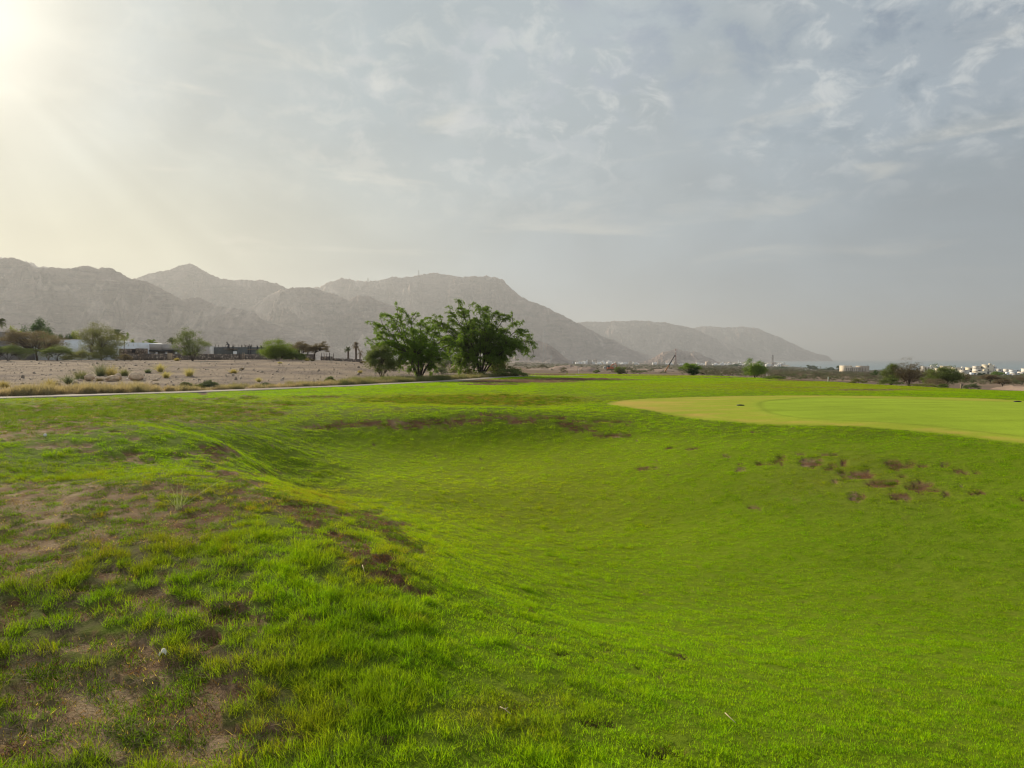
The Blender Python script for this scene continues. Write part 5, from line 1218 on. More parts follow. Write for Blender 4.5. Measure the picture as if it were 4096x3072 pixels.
# worker: crouching on the wall top, reaching forward to the bars
def person(loc, S=1.0):
    # joints (x right, y forward, z up), a figure half-crouched facing left
    J = {'pel': (0, 0, .62), 'spi': (-.10, 0, .84), 'che': (-.24, 0, 1.03), 'nec': (-.33, 0, 1.14), 'hd0': (-.38, 0, 1.21), 'hd1': (-.43, 0, 1.34),
         'shl': (-.24, -.17, 1.05), 'ell': (-.42, -.2, .86), 'hal': (-.58, -.12, .98), 'shr': (-.24, .17, 1.05), 'elr': (-.40, .2, .84), 'har': (-.58, .12, .92),
         'hil': (.01, -.1, .58), 'knl': (-.28, -.13, .42), 'anl': (-.12, -.13, .07), 'tol': (-.32, -.14, .03), 'hir': (.01, .1, .58), 'knr': (-.2, .15, .34), 'anr': (.08, .13, .07), 'tor': (-.12, .14, .03)}
    Rr = dict(pel=.14, spi=.13, che=.155, nec=.06, hd0=.085, hd1=.10, shl=.07, ell=.047, hal=.035, shr=.07, elr=.047, har=.035, hil=.095, knl=.065, anl=.05, tol=.04, hir=.095, knr=.065, anr=.05, tor=.04)
    E = [('pel','spi'),('spi','che'),('che','nec'),('nec','hd0'),('hd0','hd1'),('che','shl'),('shl','ell'),('ell','hal'),('che','shr'),('shr','elr'),('elr','har'),('pel','hil'),('hil','knl'),('knl','anl'),('anl','tol'),('pel','hir'),('hir','knr'),('knr','anr'),('anr','tor')]
    names = list(J)
    for s, hn in ((-1, 'hal'), (1, 'har')):           # fingers and thumb
        hx, hy, hz = J[hn]
        for i in range(4):
            k = hn + 'f%d' % i; J[k] = (hx - .07 - .006 * (i % 3), hy + (i - 1.5) * .02, hz - .02); Rr[k] = .009; E.append((hn, k))
        J[hn + 't'] = (hx - .03, hy - s * .045, hz + .03); Rr[hn + 't'] = .01; E.append((hn, hn + 't'))
    names = list(J); me = bpy.data.meshes.new('person'); me.from_pydata([tuple(c * S for c in J[n]) for n in names], [(names.index(a), names.index(b)) for a, b in E], [])
    o = bpy.data.objects.new('person', me); C.objects.link(o); o.location = loc
    sk = o.modifiers.new('skin', 'SKIN'); sv = me.skin_vertices[0].data
    for i, n in enumerate(names): sv[i].radius = (Rr[n] * S, Rr[n] * S); sv[i].use_root = (n == 'pel')
    su = o.modifiers.new('sub', 'SUBSURF'); su.levels = 1; su.render_levels = 1
    me.materials.append(mat('work_clothes', (.022, .024, .038), .9, .2, 6, 0))
    g = Geo(); hx, hz = -.425 * S, 1.325 * S
    th = np.linspace(0, math.pi, 9); ph = np.linspace(0, 2 * math.pi, 12, endpoint=False)
    V = [(hx + .125 * S * math.sin(a) * math.cos(b), .115 * S * math.sin(a) * math.sin(b), hz + .13 * S * math.cos(a)) for a in th[:6] for b in ph]
    Fq = [(i * 12 + j, i * 12 + (j + 1) % 12, (i + 1) * 12 + (j + 1) % 12, (i + 1) * 12 + j) for i in range(5) for j in range(12)]
    g.add(V, Fq); g.build('hair', mat('dark_hair', (.012, .010, .009), .8, .2, 8, 0), o, True)
    g = Geo(); th = np.linspace(.15, math.pi - .15, 8)
    V = [((-.445 + .095 * math.sin(a) * math.cos(b)) * S, .09 * S * math.sin(a) * math.sin(b), (1.275 + .115 * math.cos(a)) * S) for a in th for b in ph]
    Fq = [(i * 12 + j, i * 12 + (j + 1) % 12, (i + 1) * 12 + (j + 1) % 12, (i + 1) * 12 + j) for i in range(7) for j in range(12)]
    g.add(V, Fq); g.tube([(-.53 * S, 0, 1.30 * S), (-.56 * S, 0, 1.265 * S)], [.014 * S, .02 * S], 5)
    g.build('face', mat('skin', (.20, .11, .07), .7, .1, 8, 0), o, True)
    return o
o = person(P(919, 1395, 146) + Vector((0, -.35, 0)), .98)
tag(o, 'worker in dark clothes crouching on the grey block wall among the bars', 'person')
# ledge the worker stands on
g = Geo(); x = hpx(919 - 966, 146); z = P(919, 1395, 146).z - r.location.z; g.bb(x - .9, x + .9, -.8, -.125, z - .1, z); g.build('ledge', WOOD, r)

# ------------------------------------------------------------------ markers, covers, litter and the bird
q = G(2315, 118); root = empty('marker_post', q, 'white marker post standing by the dirt track near the lawn crest', 'post'); z = rowh(2315, 118, 1477)
g = Geo(); g.tube([(0, 0, -.1), (0, 0, z * .9), (0, 0, z)], [.05, .05, .02], 8); g.build('shaft', WPAINT, root); g = Geo(); g.tube([(0, 0, z * .6), (0, 0, z * .7)], .053, 8); g.build('band', mat('red_band', (.4, .08, .05), .6, .1, 3), root)
q = G(3846, 54); root = empty('stake', q, 'pale wooden stake on the far lawn edge at right', 'stake'); z = rowh(3846, 54, 1534)
g = Geo(); g.bb(-.045, .045, -.045, .045, -.1, z * .9); g.tube([(0, 0, z * .9), (0, 0, z)], [.06, .01], 4, caps=False); g.build('shaft', WOOD, root)
q = G(3313, 76); z = rowh(3313, 76, 1507); root = empty('stake', q, 'tiny white stake at the brown strip below the beige block', 'stake'); g = Geo(); g.tube([(0, 0, -.1), (0, 0, z * .85), (0, 0, z)], [.05, .05, .015], 6); g.build('shaft', WPAINT, root)
q = G(3068, 96); z = rowh(3068, 96, 1494); root = empty('stake', q, 'thin white stake just right of the dark wind-combed bush', 'stake'); g = Geo(); g.tube([(0, 0, -.1), (0, 0, z * .9), (0, 0, z)], [.04, .04, .012], 6); g.build('shaft', WPAINT, root)
BLACKP = mat('black_plastic', (.012, .012, .013), .6, .1, 5, 0)
for X, Y, rr_, lab in ((2962, 1622, .12, 'black sprinkler cover in the yellow apron of the green'), (4070, 1608, .11, 'black sprinkler cover at the far right edge of the green')):
    x, y = unproj(X, Y); root = empty('sprinkler_cover', (x, y, gz(x, y)), lab, 'sprinkler', 'sprinkler covers in the green')
    g = Geo(); g.tube([(0, 0, -.03), (0, 0, .018), (0, 0, .028)], [rr_, rr_, rr_ * .85], 16); g.build('housing', BLACKP, root); g = Geo(); g.tube([(0, 0, .0285), (0, 0, .034)], [rr_ * .45, rr_ * .42], 12); g.build('cap', BLACKP, root)
x, y = unproj(653, 2632, lambda a, b: H(a, b)); g = Geo()
V = []
for i in range(7):
    for j in range(5):
        u, v = i / 6 - .5, j / 4 - .5; V.append((u * .040, v * .030 * (1 - .6 * abs(u)), .035 + .012 * math.sin(u * 6 + 1) + .008 * math.cos(v * 5) + .006 * perlin(u * 9, v * 9, 3)))
Fq = [(i * 5 + j, (i + 1) * 5 + j, (i + 1) * 5 + j + 1, i * 5 + j + 1) for i in range(6) for j in range(4)]
g.add(V, Fq); V2 = [(a, b, c - .002) for a, b, c in V]; g.add(V2, [f[::-1] for f in Fq])
tag(g.build('paper_scrap', mat('cream_paper', (.72, .68, .55), .8, .05, 9), loc=(x, y, gz(x, y))), 'crumpled cream scrap of paper lying in the nearest turf at left', 'scrap')
x, y = unproj(181, 1752, lambda a, b: H(a, b)); o = stone('golf_ball', .026, WPAINT, 5, 3, (1, 1, 1)); me = o.data
for v in me.vertices: v.co = v.co.normalized() * .026
o.location = (x, y, gz(x, y) + .045); tag(o, 'small white golf ball lying in the grass at the left', 'golf ball')
TW = mat('pale_twig', (.48, .40, .24), .8, .1, 9)
def twig(label, pts, z=.055):
    v = [];
    for X, Y in pts: x, y = unproj(X, Y, lambda a, b: H(a, b)); v.append((x, y, gz(x, y) + z))
    b0 = Vector(v[0]); g = Geo(); g.tube([tuple(Vector(q) - b0) for q in v], np.linspace(.003, .0016, len(v)), 5)
    return g, b0
g, b0 = twig('', [(2000, 2874), (2020, 2884), (2042, 2903)]); g2, b1 = twig('', [(2020, 2884), (2032, 2877)])
for V, in zip(g2.v): g.add(V + np.array(b1 - b0), g2.f[4][0])
tag(g.build('twig', TW, loc=b0), 'pale forked twig lying on the turf at bottom centre', 'twig')
g, b0 = twig('', [(2900, 2895), (2915, 2910), (2942, 2936)]); tag(g.build('twig', TW, loc=b0), 'single long pale straw lying on the bright turf at lower right', 'twig')
g, b0 = twig('', [(1450, 2290), (1458, 2318)]); tag(g.build('twig', TW, loc=b0), 'short upright reddish straw on the bare earth of the near bank', 'twig')
# bird
q = G(2812, 94); root = empty('crow', q + Vector((0, 0, .0)), 'black crow standing on the lawn horizon right of the flat-topped tree', 'bird')
me = bpy.data.meshes.new('body'); J = [(0, 0, .26), (-.10, 0, .30), (-.17, 0, .36), (-.21, 0, .385), (-.27, 0, .375), (.12, 0, .20), (.28, 0, .13)]
me.from_pydata(J, [(0, 1), (1, 2), (2, 3), (3, 4), (0, 5), (5, 6)], []); o = bpy.data.objects.new('body', me); C.objects.link(o); o.parent = root
o.modifiers.new('skin', 'SKIN'); sv = me.skin_vertices[0].data
for i, rr_ in enumerate((.085, .075, .05, .042, .012, .05, .025)): sv[i].radius = (rr_, rr_)
sv[0].use_root = True; su = o.modifiers.new('s', 'SUBSURF'); su.levels = su.render_levels = 1; me.materials.append(BLACKP)
for s in (-1, 1):
    g = Geo(); g.tube([(.02, s * .04, .22), (0, s * .045, .1), (.01, s * .045, 0)], [.016, .009, .008], 5); g.tube([(.01, s * .045, .004), (-.06, s * .045, .004)], .006, 4); g.build('leg', BLACKP, root)

# ------------------------------------------------------------------ machines on the spoil ground
ORANGE = mat('orange_paint', (.50, .14, .05), .5, .15, 2); DKG = mat('dark_green_paint', (.06, .09, .08), .5, .15, 2); RUB = mat('rubber', (.02, .02, .02), .9, .2, 4); GLASS = mat('cab_glass', (.05, .06, .07), .15, .1, 3, 0, .5)
q = G(2441, 420); root = empty('excavator', q, 'orange tracked digger working beside the green dump truck', 'excavator')
g = Geo(); g.bb(-1.9, 1.9, -1.2, 1.2, .9, 2.0); g.bb(.2, 1.8, -1.1, 1.1, 2.0, 2.4); g.build('body', ORANGE, root)
for s in (-1, 1):
    g = Geo(); g.bb(-1.9, 1.9, s * 1.3 - .35, s * 1.3 + .35, .18, .88); g.tube([(-1.9, s * 1.3 - .34, .53), (-1.9, s * 1.3 + .34, .53)], .35, 10); g.tube([(1.9, s * 1.3 - .34, .53), (1.9, s * 1.3 + .34, .53)], .35, 10); g.build('track', RUB, root)
g = Geo(); g.bb(-1.7, -.3, -1.15, -.1, 2.0, 3.1); g.build('cab', GLASS, root)
g = Geo(); g.tube([(-.2, .2, 2.0), (1.6, .2, 3.9), (3.2, .2, 4.3)], [.28, .34, .2], 6); g.build('boom', ORANGE, root)
g = Geo(); g.tube([(3.2, .2, 4.3), (3.9, .2, 2.2)], [.22, .15], 6); g.build('arm', ORANGE, root)
g = Geo(); g.bb(3.4, 4.3, -.3, .7, 1.4, 2.2); g.tube([(3.4, .2, 1.5), (3.1, .2, 1.9)], [.3, .1], 4); g.build('bucket', STEEL, root)
q = G(2432, 560); root = empty('dump_truck', q, 'dark green dump truck with a pale cab behind the orange digger', 'truck')
g = Geo(); g.add([(-3.4, -1.2, 1.2), (-1.8, -1.2, 1.2), (-1.8, -1.2, 3.1), (-3.1, -1.2, 3.1), (-3.4, -1.2, 2.1), (-3.4, 1.2, 1.2), (-1.8, 1.2, 1.2), (-1.8, 1.2, 3.1), (-3.1, 1.2, 3.1), (-3.4, 1.2, 2.1)], [(0, 1, 6, 5), (1, 2, 7, 6), (2, 3, 8, 7), (3, 4, 9, 8), (4, 0, 5, 9)])
g.f[5] = [np.array([[4, 3, 2, 1, 0], [5, 6, 7, 8, 9]])]; g.m[5] = [np.zeros(2, int)]; g.build('cab', PALE, root)
g = Geo(); g.bb(-3.2, -2.1, -1.24, -1.205, 2.1, 2.8); g.build('window', GLASS, root)
g = Geo(); g.bb(-1.6, 3.5, -1.2, 1.2, 1.3, 1.5); g.add([(-1.7, -1.25, 1.5), (3.6, -1.25, 1.5), (3.9, -1.25, 2.9), (-1.7, -1.25, 3.0), (-1.7, 1.25, 1.5), (3.6, 1.25, 1.5), (3.9, 1.25, 2.9), (-1.7, 1.25, 3.0)], [(0, 1, 2, 3), (5, 4, 7, 6), (1, 5, 6, 2), (4, 0, 3, 7), (4, 5, 1, 0), (3, 2, 6, 7)]); g.build('tipper_body', DKG, root)
g = Geo(); g.bb(-3.3, 3.4, -.5, .5, .8, 1.19); g.build('chassis', RUB, root)
for x in (-2.6, 1.3, 2.6):
    for s in (-1, 1): g = Geo(); g.tube([(x, s * 1.2 - .2, .55), (x, s * 1.2 + .2, .55)], .55, 14); g.build('wheel', RUB, root)
# mobile crane
d = 262; q = G(2652, d); root = empty('mobile_crane', q, 'mobile crane with a long raised boom, dark above and orange below', 'crane')
tipp = P(2699, 1422, d) - q; b0 = P(2652, 1499, d) - q; u_ = (b0 - tipp).normalized(); b0 = b0 + u_ * max(0, (b0.z - 1.9) / -u_.z); midp = b0.lerp(tipp, .5)
g = Geo(); g.tube([tuple(b0), tuple(midp)], [.30, .24], 4); g.build('lower_boom', mat('crane_orange', (.42, .22, .10), .6, .15, 2), root)
g = Geo(); g.tube([tuple(midp), tuple(tipp)], [.235, .14], 4); g.bb(tipp.x - .25, tipp.x + .35, -.12, .12, tipp.z - .35, tipp.z + .05); g.build('upper_boom', DARKW, root)
g = Geo(); g.tube([(tipp.x + .25, 0, tipp.z - .3), (tipp.x + .25, 0, tipp.z - 2.6)], .02, 4); g.build('hoist_rope', STEEL, root)
g = Geo(); g.bb(-3.2, 4.2, -1.2, 1.2, .6, 1.3); g.bb(-1.6, 1.6, -1., 1., 1.3, 2.0); g.bb(2.6, 4.2, -1.1, 1.1, 1.3, 2.3); g.build('carrier', mat('dusty_carrier', (.26, .20, .15), .8, .1, 2), root)
for x in (-2.4, -1.0, 1.6, 3.2):
    for s in (-1, 1): g = Geo(); g.tube([(x, s * 1.15 - .2, .5), (x, s * 1.15 + .2, .5)], .5, 12); g.build('wheel', RUB, root)
# earth mounds on the spoil ground
M_DIRT = mat('dug_earth', (.29, .215, .165), .95, .2, .25, .12, coords='World')
def mound(label, X, d, Yt, wpx, dep, seed, col_=None, peaks=3, name='earth_mound'):
    loc = G(X, d); h = rowh(X, d, Yt); R = hpx(wpx, d) / 2; n = 70; mm = 26
    u = np.linspace(-1, 1, n); v = np.linspace(-1, 1, mm); U, Vv = np.meshgrid(u, v)
    env = np.clip(1 - np.abs(U) ** 2.6, 0, 1) * np.clip(1 - Vv ** 2, 0, 1) ** .8
    Z = h * env * (.78 + .34 * fbm(U * peaks + seed, Vv * 1.3, 3, seed) + .18 * ridged(U * peaks * 2.5, Vv * 3, 3, seed + 4)) - .25
    g = Geo(); ii = np.arange(n * mm).reshape(mm, n); g.add(np.stack([U * R, Vv * dep / 2, Z], -1).reshape(-1, 3), np.stack([ii[:-1, :-1], ii[:-1, 1:], ii[1:, 1:], ii[1:, :-1]], -1).reshape(-1, 4))
    o = g.build(name, col_ or M_DIRT, smooth=True, loc=loc); tag(o, label, 'earth mound', 'dug earth mounds beyond the lawn'); return o
mound('long stony spoil heap left of the dump truck', 2270, 330, 1457, 175, 26, 3, peaks=4)
mound('smooth brown earth bank in front of the stony spoil heap', 2330, 250, 1463, 175, 18, 4, peaks=1.3)
mound('flat-topped earth embankment below the crane, left part', 2570, 330, 1472, 130, 20, 5, peaks=2)
mound('flat-topped earth embankment right behind the crane boom', 2655, 345, 1471, 110, 20, 6, peaks=2)
mound('low pale spoil heap behind the larger feathery tree', 2150, 210, 1469, 130, 16, 7, peaks=3)
mound('pale earth ridge left of the long stony heap', 2215, 260, 1472, 80, 12, 17, peaks=2)
mound('sandy heap at the right edge of the picture, beyond the lawn', 4090, 66, 1532, 110, 9, 8, peaks=1.2)
mound('low reddish heap between the spoil heaps and the feathery tree', 2110, 150, 1478, 100, 9, 9, peaks=2)

# ------------------------------------------------------------------ masts and pylon
def lattice(name, label, X, d, Yt, wb, wt, cat='mast', m=None, levels=8, cross=None, arms=None, dz=0):
    q = G(X, d) if dz == 0 else Vector((P(X, dz, d).x, d, P(X, dz, d).z)); h = P(X, Yt, d).z - q.z; root = empty(name, q, label, cat); m = m or STEEL; g = Geo(); t = max(.05, d / F * .35)
    c = [(-1, -1), (1, -1), (1, 1), (-1, 1)]
    def cor(k, z): w_ = lerp(wb, wt, z / h) / 2; return (c[k % 4][0] * w_, c[k % 4][1] * w_, z)
    for k in range(4): g.tube([cor(k, -1 if dz == 0 else -3), cor(k, h)], t, 4)
    g.build('legs', m, root); g = Geo()
    for i in range(levels):
        for k in range(4): g.tube([cor(k, h * i / levels), cor(k + 1, h * (i + 1) / levels)], t * .7, 3)
    g.build('bracing', m, root)
    for (f_, wd) in (arms or []):
        g = Geo(); g.tube([(-wd, 0, h * f_), (0, 0, h * f_ + wd * .2), (wd, 0, h * f_)], t, 4); g.build('arm', m, root)
    return root, h, t
GALV = mat('galvanised_steel', (.42, .42, .42), .6, .08, 2)
r, h, t_ = lattice('telecom_mast', 'tall lattice mast with antennas above the seaside town', 3090, 1500, 1420, 3.4, 1.6, levels=10)
for a in range(4):
    g = Geo(); x, y = math.cos(a * 1.57 + .5) * 2.2, math.sin(a * 1.57 + .5) * 2.2; g.bb(x - .35, x + .35, y - .35, y + .35, h - 5.5, h - 1.5); g.build('antenna', GALV, r)
r, h, t_ = lattice('radio_mast', 'thin red and white lattice mast in front of the dark hill', 2702, 1700, 1395, 3.2, 1.2, m=mat('red_mast', (.30, .13, .11), .7, .1, 1), levels=12)
g = Geo(); g.tube([(0, 0, h * .78), (0, 0, h * .86)], 1.1, 8); g.build('drum_antenna', WPAINT, r)
lattice('power_pylon', 'pale electricity pylon on the slope right of the larger feathery tree', 2178, 1500, 1322, 8, 1.8, 'pylon', GALV, 8, arms=[(.72, 6), (.83, 5), (.94, 4)])
lattice('power_pylon', 'short white pylon on the low foothill, below the tall pylon', 2205, 1650, 1420, 5, 1.5, 'pylon', GALV, 5, arms=[(.8, 3.2)])
lattice('summit_mast', 'mast on the big mountain summit, taller right one of two', 1675, 5200, 1081, 8, 4, dz=1109)
lattice('summit_mast', 'short mast on the big mountain ridge, left one of two', 1472, 5200, 1111, 7, 4, dz=1127)

# ------------------------------------------------------------------ beige block of flats on the right
d = 800; x0, x1 = [hpx(X - 2048, d) for X in (3377, 3476)]; q = G(3425, d); xm = (x0 + x1) / 2
root = empty('apartment_block', (xm, d, q.z), 'beige three-storey block with a blank right tower, standing alone before the sea', 'building')
hh = lambda Y: P(3425, Y, d).z - q.z
a0 = x0 - xm; a1 = x1 - xm; s = hpx(1, d)
FL = mat('beige_facade', (.68, .58, .44), .85, .07, .2); BR = mat('tower_facade', (.46, .38, .29), .85, .07, .2)
g = Geo(); g.bb(a0, a0 + 28 * s, -.6, 12, -3, hh(1462.5)); g.bb(a0 + 28 * s, a0 + 64 * s, 0, 12, -3, hh(1467.5)); g.bb(a0 + 24 * s, a0 + 30 * s, -.7, 3, hh(1467), hh(1462)); g.build('main_wall', FL, root)
g = Geo(); g.bb(a0 + 64.1 * s, a1 - 1 * s, -1.2, 11, -3, hh(1463.5)); g.build('tower', BR, root)
for Y0, Y1 in ((1473, 1478.5), (1481, 1486), (1489, 1493.5)):
    for k in range(7):
        xx = a0 + (6 + k * 8.4) * s; 
        if Y0 > 1488 and k % 2: continue
        wd = 4.6 * s; yb = -.6 if xx < a0 + 26 * s else 0
        g = Geo(); g.bb(xx, xx + wd, yb - .03, yb + .2, hh(Y1), hh(Y0)); wdw = g.build('window', DARKW, root)
        g = Geo(); g.bb(xx + wd * .46, xx + wd * .54, yb - .07, yb - .035, hh(Y1), hh(Y0)); g.build('mullion', FL, wdw)
for k in range(2):
    xx = a0 + (70 + k * 10) * s; g = Geo(); g.bb(xx, xx + .8, -1.23, -1.1, hh(1492), hh(1470)); g.build('slit_window', mat('slit', (.22, .17, .13), .8, .1, 1), root)
g = Geo(); g.tube([(a1 - 2 * s, 2, hh(1464)), (a1 - 2 * s, 2, hh(1459))], .12, 4); g.build('antenna', STEEL, root)
# villas at the right
def villa(label, X0, X1, Yt, d, m, seed, tiers=1, dep=9, glaz=.35, name='villa'):
    rg = np.random.default_rng(seed); x0, x1 = hpx(X0 - 2048, d), hpx(X1 - 2048, d); xm = (x0 + x1) / 2; q = G((X0 + X1) / 2, d); z = P((X0 + X1) / 2, Yt, d).z - q.z; w2 = (x1 - x0) / 2
    root = empty(name, (xm, d, q.z), label, 'villa', 'modern pale villas near the shore'); g = Geo()
    fl = max(1, round(z / 3.2)); fh = z / fl
    g.bb(-w2, w2, 0, dep, -3, z - (fh if tiers > 1 else 0))
    if tiers > 1: k = rg.choice([-1, 1]); xa, xb = (-w2, w2 * .25) if k < 0 else (-w2 * .25, w2); g.bb(xa, xb, .4, dep - .4, z - fh, z - .3); g.bb(xa - .3, xb + .3, .1, dep, z - .3, z)
    else: g.bb(-w2 - .15, -w2 - .002, -.1, dep, z - .5, z + .35); g.bb(w2 * .3, w2 * .75, 2, 5, z, z + 1.6)
    g.build('wall', m, root)
    n = max(2, int((x1 - x0) / 3.4))
    for f_ in range(fl - (1 if tiers > 1 else 0)):
        for k in range(n):
            if rg.uniform() > .72: continue
            xa = -w2 + (k + .2) * (2 * w2 / n); wd = 2 * w2 / n * rg.choice([.35, .6]); zb = f_ * fh + fh * .22
            g = Geo(); g.bb(xa, xa + wd, -.04, .15, zb, zb + fh * rg.choice([.42, .6])); g.build('window', DARKW, root)
    if tiers > 1: g = Geo(); c = (xa_ := (-w2 * .8 if k else 0)); g.bb(-w2 * .1, w2 * .2, .34, .5, z - fh * .8, z - fh * .3); g.build('window', DARKW, root)
    if glaz > rg.uniform(): g = Geo(); g.bb(w2 * .35, w2 * .96, -1.1, -.9, fh * .95, fh * 1.25 if fl > 1 else fh * 1.1); g.build('balcony', GLASS if rg.uniform() < .4 else m, root)
    return root
for i, a in enumerate([
 ('wide two-storey beige villa, leftmost of the far right villas', 3698,3748,1466.5,900,PALE,1,1),('cream villa with a tall upper floor behind the dense dark bush', 3756,3808,1463.5,880,CREAM,2,2),
 ('cream villa with a stepped roof right of the dense dark bush', 3811,3840,1470,860,CREAM,3,2),('small pale villa between two larger cream ones', 3843,3861,1472,870,PALE,4,1),
 ('cream flat-roofed villa with dark glazing at its right', 3864,3905,1470,840,CREAM,5,2),('left wing beside the tallest villa, with open frame on top', 3909,3944,1464,820,PALE,6,2),
 ('tallest cream villa of the far right group', 3947,3974,1459.5,812,CREAM,7,1),('narrow glazed villa right behind the tallest one', 3976,3986,1465,815,PALE,8,1),
 ('low cream villa in front of the flat-roofed one, with wide terrace', 3859,3907,1480,640,PALE,9,2),('small white box house nearest the scrub', 3877,3906,1499,520,WHITE,10,1),
 ('bright cream terrace house below the tallest villa', 3909,3964,1485,650,CREAM,11,1),('pale villa right of the tallest one, set back', 3989,4013,1475,850,PALE,12,2),
 ('long pale villa with roof pergola near the right edge', 4016,4052,1475.5,860,PALE,13,2),('white villa behind the long low one near the right edge', 4055,4088,1479,850,WHITE,14,2),
 ('long low white villa in front, near the right edge', 4014,4050,1496,560,WHITE,15,1),('low white villa with dark openings beside the long one', 4052,4080,1493,565,PALE,16,2),
 ('pale villa cut off by the right edge of the picture', 4092,4130,1474,800,PALE,17,2),('white villa just peeking above the dense bush', 3744,3760,1465,905,WHITE,18,1),
 ('pale low house left of the leftmost villa, behind the twiggy shrub', 3560,3612,1484,700,BEIGE,19,1)]):
    villa(*a)
# green trees among the villas
for i, (lab, X, Yt, wp, d) in enumerate([('green tree in front of the tallest villa',3988,1487,60,500),('dark small tree left of the bright terrace house',3925,1493,28,560),('green tree at the right picture edge among villas',4086,1500,44,520),
    ('dark tree behind the twiggy shrub, below the sea',3640,1478,60,700),('green tree between the dense bush and the cream villas',3818,1492,40,600)]):
    px_plant('garden_tree', lab, 'tree', X, d, Yt, wp, style='dome', leaf=L_DARK if i % 2 else L_MESQ2, nt=26, nl=1500, ls=.5, seed=700 + i, trunk=.2, single=True)

# ------------------------------------------------------------------ far town: small white houses and palms
def house_mesh(seed, m):
    rg = np.random.default_rng(seed); g = Geo(); w_ = rg.uniform(8, 14); d_ = rg.uniform(7, 11); h = rg.choice([4, 7, 7.5, 10])
    g.bb(-w_ / 2, w_ / 2, 0, d_, -2, h); g.bb(-w_ / 2 - .2, w_ / 2 + .2, -.2, .0, h - .2, h + .6); g.bb(-w_ * .1, w_ * .3, 2, d_ - 2, h, h + rg.uniform(1.5, 3))
    n = max(2, int(w_ / 3))
    for f_ in range(max(1, int(h / 3.3))):
        for k in range(n): g.bb(-w_ / 2 + (k + .3) * w_ / n, -w_ / 2 + (k + .7) * w_ / n, -.25, -.21, f_ * 3.3 + 1, f_ * 3.3 + 2.3, 1)
    return g.build('white_house', [m, DARKW])
HM = [mat('town_white', (.88, .87, .84), .8, .06, .3), mat('town_cream', (.74, .66, .53), .8, .06, .3), mat('town_beige', (.50, .42, .34), .8, .06, .3)]
HP = [house_mesh(900 + i, HM[(0, 0, 1, 0, 2, 0)[i]]) for i in range(6)]
first = [True] * 6
rt = np.random.default_rng(77)
CLUST = [  # columns, distances, count, phrase
 (2292, 2345, 2050, 2400, 14, 'white houses of the village at the foot of the big mountain', 'small white house in the left end of the village under the big mountain'),
 (2345, 2420, 2050, 2400, 18, None, 'small white house in the middle of the village under the big mountain'),
 (2435, 2560, 2200, 2800, 14, None, 'scattered pale house right of the village under the big mountain'),
 (2620, 2730, 2200, 2700, 14, None, 'small pale house at the foot of the dark hill'),
 (2790, 2890, 1900, 2500, 14, None, 'small white house in the scrub right of the dark hill'),
 (2900, 3010, 2400, 3800, 16, None, 'hazy pale house of the seaside town, left of the tall mast'),
 (3010, 3140, 1700, 3600, 26, None, 'hazy pale house of the seaside town near the tall mast and beach')]
for ci, (X0, X1, d0, d1, n, _, lab) in enumerate(CLUST):
    for j in range(n):
        k = int(rt.integers(0, 6)); d = rt.uniform(d0, d1); X = X0 + (j + rt.uniform(.1, .9)) * (X1 - X0) / n
        if first[k]: o = HP[k]; first[k] = False
        else: o = HP[k].copy(); C.objects.link(o)
        o.location = G(X, d) + Vector((0, 0, 0)); o.rotation_euler = (0, 0, rt.uniform(-.5, .5)); s_ = rt.uniform(.8, 1.25); o.scale = (s_, s_, s_)
        tag(o, lab, 'house', lab.replace('small ', '').replace('house', 'houses'))
for k in range(6):
    if first[k]: bpy.data.objects.remove(HP[k])
# minaret-like tower and water tower in the town
for X, Yt, d, lab in ((2953,1441,2600,'white round-headed tower in the hazy seaside town'),(2994,1440,2650,'slim pale minaret in the hazy seaside town')):
    q = G(X, d); h = rowh(X, d, Yt); root = empty('tower', q, lab, 'tower'); g = Geo(); g.tube([(0, 0, -2), (0, 0, h * .8)], [1.6, 1.3], 10); g.build('shaft', HM[0], root)
    g = Geo(); g.tube([(0, 0, h * .8), (0, 0, h * .85), (0, 0, h * .93), (0, 0, h)], [1.4, 2.4, 2.2, .2], 10); g.build('cap', HM[0], root)
# long low sheds
for X0, X1, Y, d, lab in ((3090,3146,1472.5,1300,'long low shed with a bright cream roof, left of the palm row'),(3215,3246,1476.5,1350,'low shed with a pale roof under the palm row')):
    x0, x1 = hpx(X0 - 2048, d), hpx(X1 - 2048, d); q = G((X0 + X1) / 2, d); h = P(X0, Y, d).z - q.z; root = empty('shed', ((x0 + x1) / 2, d, q.z), lab, 'shed', 'low sheds by the palms'); w2 = (x1 - x0) / 2
    g = Geo(); g.bb(-w2, w2, 0, 8, -3, h - 1); g.build('wall', DARKW, root); g = Geo(); g.bb(-w2 - .5, w2 + .5, -.8, 8.6, h - 1, h + .2); g.build('roof', HM[0], root)
# far palms (copied) and round trees
rgp = np.random.default_rng(3)
def far_palm_mesh():
    g = Geo(); g.tube([(0, 0, -1), (.1, 0, 4), (0, 0, 8)], [.35, .3, .3], 5); c = Geo()
    for i in range(22):
        a = rgp.uniform(0, 6.283); el = rgp.uniform(-.3, 1.2); o = np.array([math.cos(a) * math.cos(el), math.sin(a) * math.cos(el), math.sin(el)]) * 3.3
        sd = np.array([-math.sin(a), math.cos(a), 0]) * .45; p0 = np.array([0, 0, 8.]); m_ = p0 + o * .6 + [0, 0, .3]; e = p0 + o + [0, 0, -.9]
        c.add([p0, m_ - sd, e, m_ + sd], [(0, 1, 2, 3)])
    return g, c
g, c = far_palm_mesh(); fpr = empty('palm_tree', (0, 0, 0), 'x', 'palm', 'row of palms along the shore'); g.build('trunk', BARK, fpr); c.build('crown', L_PALM, fpr)
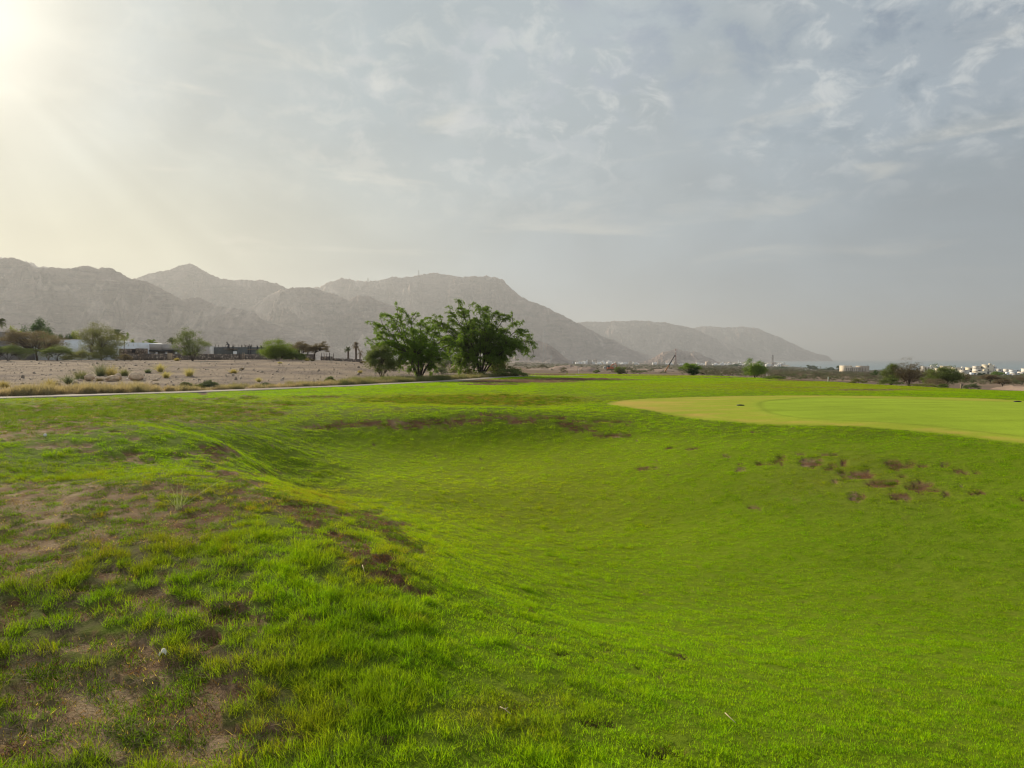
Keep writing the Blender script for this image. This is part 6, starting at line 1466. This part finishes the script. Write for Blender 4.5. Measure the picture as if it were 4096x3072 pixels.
FPX = [3148,3158,3170,3180,3190,3203,3214,3224,3236,3246,3256,3270,3282,3292,3305,3318,3330,3346,3360,3370,3484,3498,3512,3524]
for i, X in enumerate(FPX):
    o = fpr if i == 0 else copy_tree(fpr); d = rgp.uniform(1250, 1650); o.location = G(X, d); yt = rgp.uniform(1463, 1472) if X < 3400 else rgp.uniform(1478, 1482); s_ = rowh(X, d, yt) / 10.5; o.scale = (s_ * 1.25, s_ * 1.25, s_); o.rotation_euler = (0, 0, rgp.uniform(0, 6))
    o['label'] = 'palm in the row along the shore between the mast and the beige block' if X < 3400 else 'palm right of the beige block, in front of the sea'
    if X > 3400: o['group'] = 'palms right of the beige block'
for i, (X, Yt, wp, d) in enumerate([(3238,1461,34,1300),(3258,1462,24,1320),(2855,1463,44,1500),(2950,1456,52,1400),(2930,1460,40,1450),(3358,1463,28,1200),(3320,1470,30,1200),(2700,1466,40,1500),(2880,1466,60,1400),(3115,1468,70,1250),(3060,1466,46,1300),(3290,1474,50,1250)]):
    px_plant('far_tree', 'hazy dark green tree in the scrub before the seaside town', 'tree', X, d, Yt, wp, style='dome', leaf=L_DARK, nt=18, nl=420, ls=1.6, seed=800 + i, trunk=.3, single=True, group='hazy trees before the seaside town')

# scrub on the plain: too many to count
pr = []
for k, (lm, st2, nl) in enumerate([(leafmat('scrub_leaf', None, .25, .3, True, (1.2, 1.2, .8)), 'umbrella', 420)] * 4):
    root = plant('scrub_%s' % 'abcd'[k], 'x', 'shrub', (0, 0, 0), 1.0, .55, style=('umbrella', 'dome', 'low', 'umbrella')[k], leaf=lm, nt=26, nl=nl, ls=.05, seed=950 + k, trunk=.015)
    ch = [c for c in root.children if c.name.startswith('crown')][0]; ot = [c for c in root.children if not c.name.startswith('crown')][0]
    bpy.data.objects.remove(ot); ch.parent = None; bpy.data.objects.remove(root); ch.name = 'scrub_bush_%s' % 'abcd'[k]; pr.append(ch)
n = 30000; u = rng.uniform(0, 1, n); d = 110 * (4200 / 110) ** (u ** .8); X = rng.uniform(2060, 4250, n)
nz = fbm(X / 90, np.log(d) * 9, 3, 41); pgood = np.interp(d, [110, 200, 350, 600, 5000], [.10, .14, .35, .9, 1]) * np.interp(X, [2060, 2700, 2800, 4250], [.5, .6, 1, 1])
# keep the workings bare
work = (X < 2720) & (d < 900)
kk = (rng.uniform(0, 1, n) < pgood * (.7 + 1.2 * nz)) & ~(work & (rng.uniform(0, 1, n) < .8)); X = X[kk]; d = d[kk]; nz = nz[kk]; n = len(X)
sx = (X - 2048) / F * d; sz_ = H(sx, d); kk = sz_ > -27.2; sx, d, sz_, nz, X = sx[kk], d[kk], sz_[kk], nz[kk], X[kk]; n = len(sx)
s_ = rng.uniform(1.2, 3.6, n) * np.interp(d, [100, 600, 4000], [.6, 1.2, 2.2])
tt = np.array([[.20, .165, .125]]) + rng.uniform(0, 1, (n, 1)) * np.array([[-.06, .0, -.04]]); tt *= rng.uniform(.7, 1.25, (n, 1))
scatter('scrub', np.stack([sx, d, sz_ - .05], 1), np.stack([np.zeros(n), np.zeros(n), rng.uniform(0, 6.28, n)], 1), np.stack([s_, s_, s_ * rng.uniform(.8, 1.2, n)], 1), rng.integers(0, 4, n), tt, pr)
# scrub behind the crest on the left part of the plain (beyond the trees)
# ------------------------------------------------------------------ haze
g = Geo(); g.bb(-15000, 23500, -600, 24500, -46, 700)
m = bpy.data.materials.new('haze_air'); m.use_nodes = True; t = NT(m.node_tree); t.n.remove(t.n['Principled BSDF'])
v = t.new('ShaderNodeVolumePrincipled'); v.inputs['Color'].default_value = (.655, .685, .71, 1); v.inputs['Density'].default_value = 1.3e-4; v.inputs['Anisotropy'].default_value = .36
t.l.new(v.outputs[0], t.n['Material Output'].inputs['Volume'])
o = g.build('haze', m); tag(o, kind='stuff')
